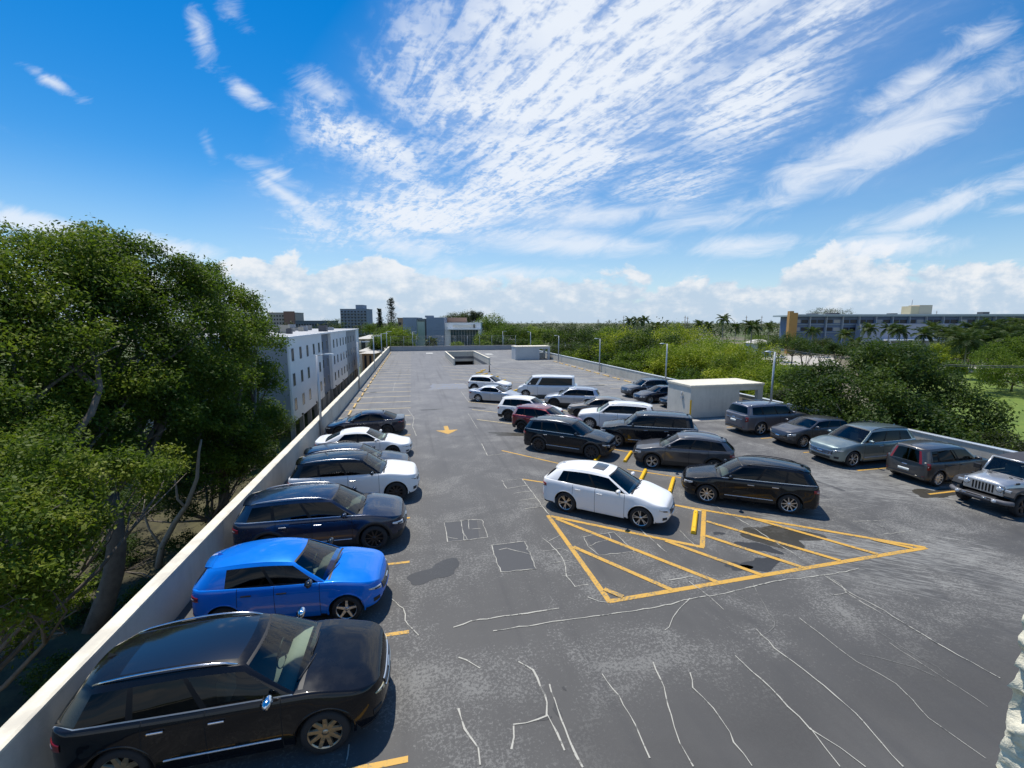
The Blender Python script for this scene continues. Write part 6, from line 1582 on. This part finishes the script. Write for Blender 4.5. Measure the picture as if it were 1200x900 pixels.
# ------------------------------------------------------------------ open off-roader at the right edge
def offroader(loc, rz):
    r = empty('off_roader', loc, rz, label='silver off roader with a seven slot grille and round lamps at the right edge', category='car')
    pm = LSV; W = 1.44; L0, L1 = -2.25, 1.55
    # tub
    k = MB()
    def loft(rows, m, parent=r, name=None, flip=False): q = MB(); q.grid(rows, m, True, flip); return q.build(name, parent)
    k.box((-2.25, -.76, .55), (.62, .76, 1.17), pm); k.box((.625, -.70, .62), (.70, .70, 1.20), pm); k.build('body', r, bevel=.05)
    # hood tapers to the grille
    k = MB(); rows = []
    for x, w, z in ((.60, .74, 1.24), (1.0, .69, 1.22), (1.4, .64, 1.19), (1.66, .61, 1.15), (1.72, .60, 1.11)):
        rows.append([(x, -w, .72), (x, -w, z - .09), (x, -w + .05, z - .02), (x, -w * .5, z + .025), (x, 0, z + .035), (x, w * .5, z + .025), (x, w - .05, z - .02), (x, w, z - .09), (x, w, .72)])
    k.grid(rows, pm, True, False); k.add(rows[-1], [tuple(range(9))], pm); o = k.build('hood', r)
    for s in (-1, 1):
        q = MB(); q.box((1.15, s * .66 - .02, 1.14), (1.30, s * .66 + .02, 1.20), BLK); q.build('hood_latch', o)
        q = MB(); q.tube([(.95, s * .3, 1.245), (.95, s * .3, 1.265)], .05, BLK, 10); q.build('washer', o)
    q = MB(); q.box((.70, -.5, 1.245), (.78, .5, 1.262), BLK); q.build('cowl_vent', o)
    # grille
    k = MB(); k.box((1.725, -.60, .70), (1.80, .60, 1.12), pm); g = k.build('grille', r, bevel=.03)
    for i in range(7):
        y = (i - 3) * .098; q = MB(); q.box((1.79, y - .026, .76), (1.806, y + .026, 1.05), DARK); q.build('slot', g)
    for s in (-1, 1):
        q = MB(); q.tube([(1.78, s * .49, .95), (1.83, s * .49, .95)], [.115, .105], CHR, 20); hl = q.build('headlight', r)
        q = MB(); q.tube([(1.831, s * .49, .95), (1.845, s * .49, .95)], [.092, .07], LAMP, 18); q.build('lens', hl)
    # bumper
    k = MB(); k.tube([(1.80, -.92, .55), (1.98, -.75, .55), (2.06, -.4, .55), (2.06, .4, .55), (1.98, .75, .55), (1.80, .92, .55)], .085, mat('bumper_grey', (.12, .12, .13), .5), 8)
    k.box((1.7, -.45, .46), (2.13, .45, .62), BLK); k.box((1.72, -.5, .50), (1.9, .5, .58), BLK); k.build('bumper', r)
    for s in (-1, 1): q = MB(); q.tube([(2.05, s * .55, .56), (2.16, s * .55, .56)], .06, LAMP, 12); q.build('fog_light', r)
    q = MB(); q.tube([(2.13, -.35, .60), (2.22, -.35, .62), (2.22, -.25, .62), (2.13, -.25, .60)], .015, CHR, 6); q.build('tow_hook', r); q = MB(); q.tube([(2.13, .35, .60), (2.22, .35, .62), (2.22, .25, .62), (2.13, .25, .60)], .015, CHR, 6); q.build('tow_hook', r)
    # fenders
    for xw in (1.23, -1.23):
        for s in (-1, 1):
            q = MB(); rows = []
            for (x, z) in ((-.62, .62), (-.50, .92), (-.32, 1.03), (.32, 1.04), (.52, .98), (.62, .80)):
                rows.append([(xw + x, s * .62, z - .02), (xw + x, s * .92, z - .01), (xw + x, s * .94, z - .05), (xw + x * .95, s * .93, z - .10), (xw + x * .9, s * .62, z - .10)])
            q.grid(rows, BLK if xw < 0 else BLK, False, s < 0); q.build('fender', r)
    for s in (-1, 1): q = MB(); q.box((1.70, s * .70 - .09, .90), (1.78, s * .70 + .09, .985), LAMP); q.build('turn_signal', r, bevel=.01)
    ty, ri = rim_mesh(.41, 5, GUN, 'wide')
    for xw in (1.23, -1.23):
        for s in (-1, 1):
            w = bpy.data.objects.new('wheel', None); COL.objects.link(w); w.parent = r; w.location = (xw, s * .80, .41); w.rotation_euler = (0, .4, PI if s > 0 else 0)
            for me, nm in ((ty, 'tyre'), (ri, 'rim')): o = bpy.data.objects.new(nm, me); COL.objects.link(o); o.parent = w
    q = MB(); q.box((-2.2, -.5, .38), (1.7, .5, .56), DARK); q.box((-1.9, -.74, .5), (.5, .74, .555), DARK); q.build('underbody', r)
    # windscreen frame and soft top
    def P(x, z): return x, z
    b0, b1 = (.66, 1.20), (.30, 1.78)
    q = MB()
    for s in (-1, 1): q.tube([(b0[0], s * .70, b0[1]), (b1[0], s * .64, b1[1])], .04, pm, 8)
    q.tube([(b1[0], -.64, b1[1]), (b1[0], .64, b1[1])], .04, pm, 8); q.tube([(b0[0], -.70, b0[1] + .02), (b0[0], .70, b0[1] + .02)], .05, pm, 8); q.build('windshield_frame', r)
    q = MB(); q.add([(b0[0] + .01, -.68, b0[1] + .04), (b0[0] + .01, .68, b0[1] + .04), (b1[0] + .01, .62, b1[1] - .02), (b1[0] + .01, -.62, b1[1] - .02)], [(0, 1, 2, 3)], GW); q.build('windshield', r)
    q = MB(); rows = []; ST = mat('soft_top', rough=.85, fn=weather((.045, .047, .06), (.035, .036, .045), 3, .4, fine=120, streak=False))
    for x, z, w in ((.30, 1.80, .66), (-.3, 1.85, .68), (-1.0, 1.86, .69), (-1.9, 1.83, .69), (-2.2, 1.78, .68), (-2.27, 1.20, .74)):
        rows.append([(x, -w, z - .06), (x, -w + .06, z), (x, -w * .4, z + .02), (x, 0, z + .025), (x, w * .4, z + .02), (x, w - .06, z), (x, w, z - .06)])
    q.grid(rows, ST, True); q.build('soft_top', r)
    for s in (-1, 1):
        for (x0, x1, w0, z0) in ((.60, -.35, .74, 1.18), (-.40, -1.15, .75, 1.18), (-1.2, -2.24, .75, 1.18)):
            xt0 = .27 if x0 > .5 else x0
            q = MB(); q.add([(x0, s * .745, z0), (x1, s * .745, z0), (x1, s * .68, 1.78), (xt0, s * .68, 1.76)], [(0, 1, 2, 3)], GS); q.build('side_window', r)
            q = MB(); q.tube([(x1 - .02, s * .75, z0), (x1 - .02, s * .68, 1.80)], .025, BLK, 6); q.build('frame_bar', r)
        for (xa, xc_) in ((.58, -.36), (-.40, -1.0)):
            q = MB(); q.box((xc_, s * .762 - .004, .62), (xa, s * .762 + .008, 1.15), pm); dd = q.build('door', r, bevel=.01)
            q = MB(); q.box((xc_ + .05, s * .78 - .012, 1.02), (xc_ + .24, s * .78 + .012, 1.06), BLK); q.build('door_handle', dd)
        q = MB(); q.box((.42, s * .98 - .11, 1.20), (.52, s * .98 + .11, 1.38), BLK); q.tube([(.5, s * .74, 1.22), (.48, s * .9, 1.26)], .02, BLK, 6); q.build('mirror', r, bevel=.02)
    for y in (-.36, .36): q = MB(); q.box((-.45, y - .22, .9), (-.30, y + .22, 1.45), SEATD); q.box((-.43, y - .12, 1.47), (-.35, y + .12, 1.62), SEATD); q.build('seat', r, bevel=.03)
    q = MB(); q.box((.38, -.66, 1.0), (.62, .66, 1.20), BLK); q.build('dashboard', r)
    q = MB(); rn = random.Random(2)
    for i in range(16): x, y = rn.uniform(.50, .60), -.62 + i * .08; q.tube([(x, y, 1.20), (x + .01, y + .02, 1.24 + rn.random() * .02)], .025, mat('duck_pale', (.55, .55, .30), .7), 6)
    q.build('dashboard_trinkets', r)
a, c = G(1110, 573, .55), G(1181, 589, .55)
mid = (a + c) / 2
offroader((mid.x + 2.05, mid.y, 0), R_(180))
print('off', a, c)

# ------------------------------------------------------------------ labels: tell repeats apart by their place in the row
ORD = ['first', 'second', 'third', 'fourth', 'fifth', 'sixth', 'seventh', 'eighth', 'ninth', 'tenth', 'eleventh', 'twelfth', 'thirteenth', 'fourteenth', 'fifteenth', 'sixteenth', 'seventeenth', 'eighteenth', 'nineteenth', 'twentieth',
       'twenty first', 'twenty second', 'twenty third', 'twenty fourth', 'twenty fifth', 'twenty sixth', 'twenty seventh', 'twenty eighth', 'twenty ninth', 'thirtieth']
sets = {}
for o in bpy.data.objects:
    if o.get('label') and o.get('group'): sets.setdefault(o['label'], []).append(o)
for lab, os_ in sets.items():
    if len(os_) < 2: continue
    along = 'wheel stop' in lab
    def key(o):
        d = o.location - CP
        return d.dot(FW) if along else d.dot(RT) / d.dot(FW)
    os_.sort(key=key)
    for i, o in enumerate(os_):
        o['label'] = lab + ', ' + ORD[i] + (' from near end' if along else ' from left')
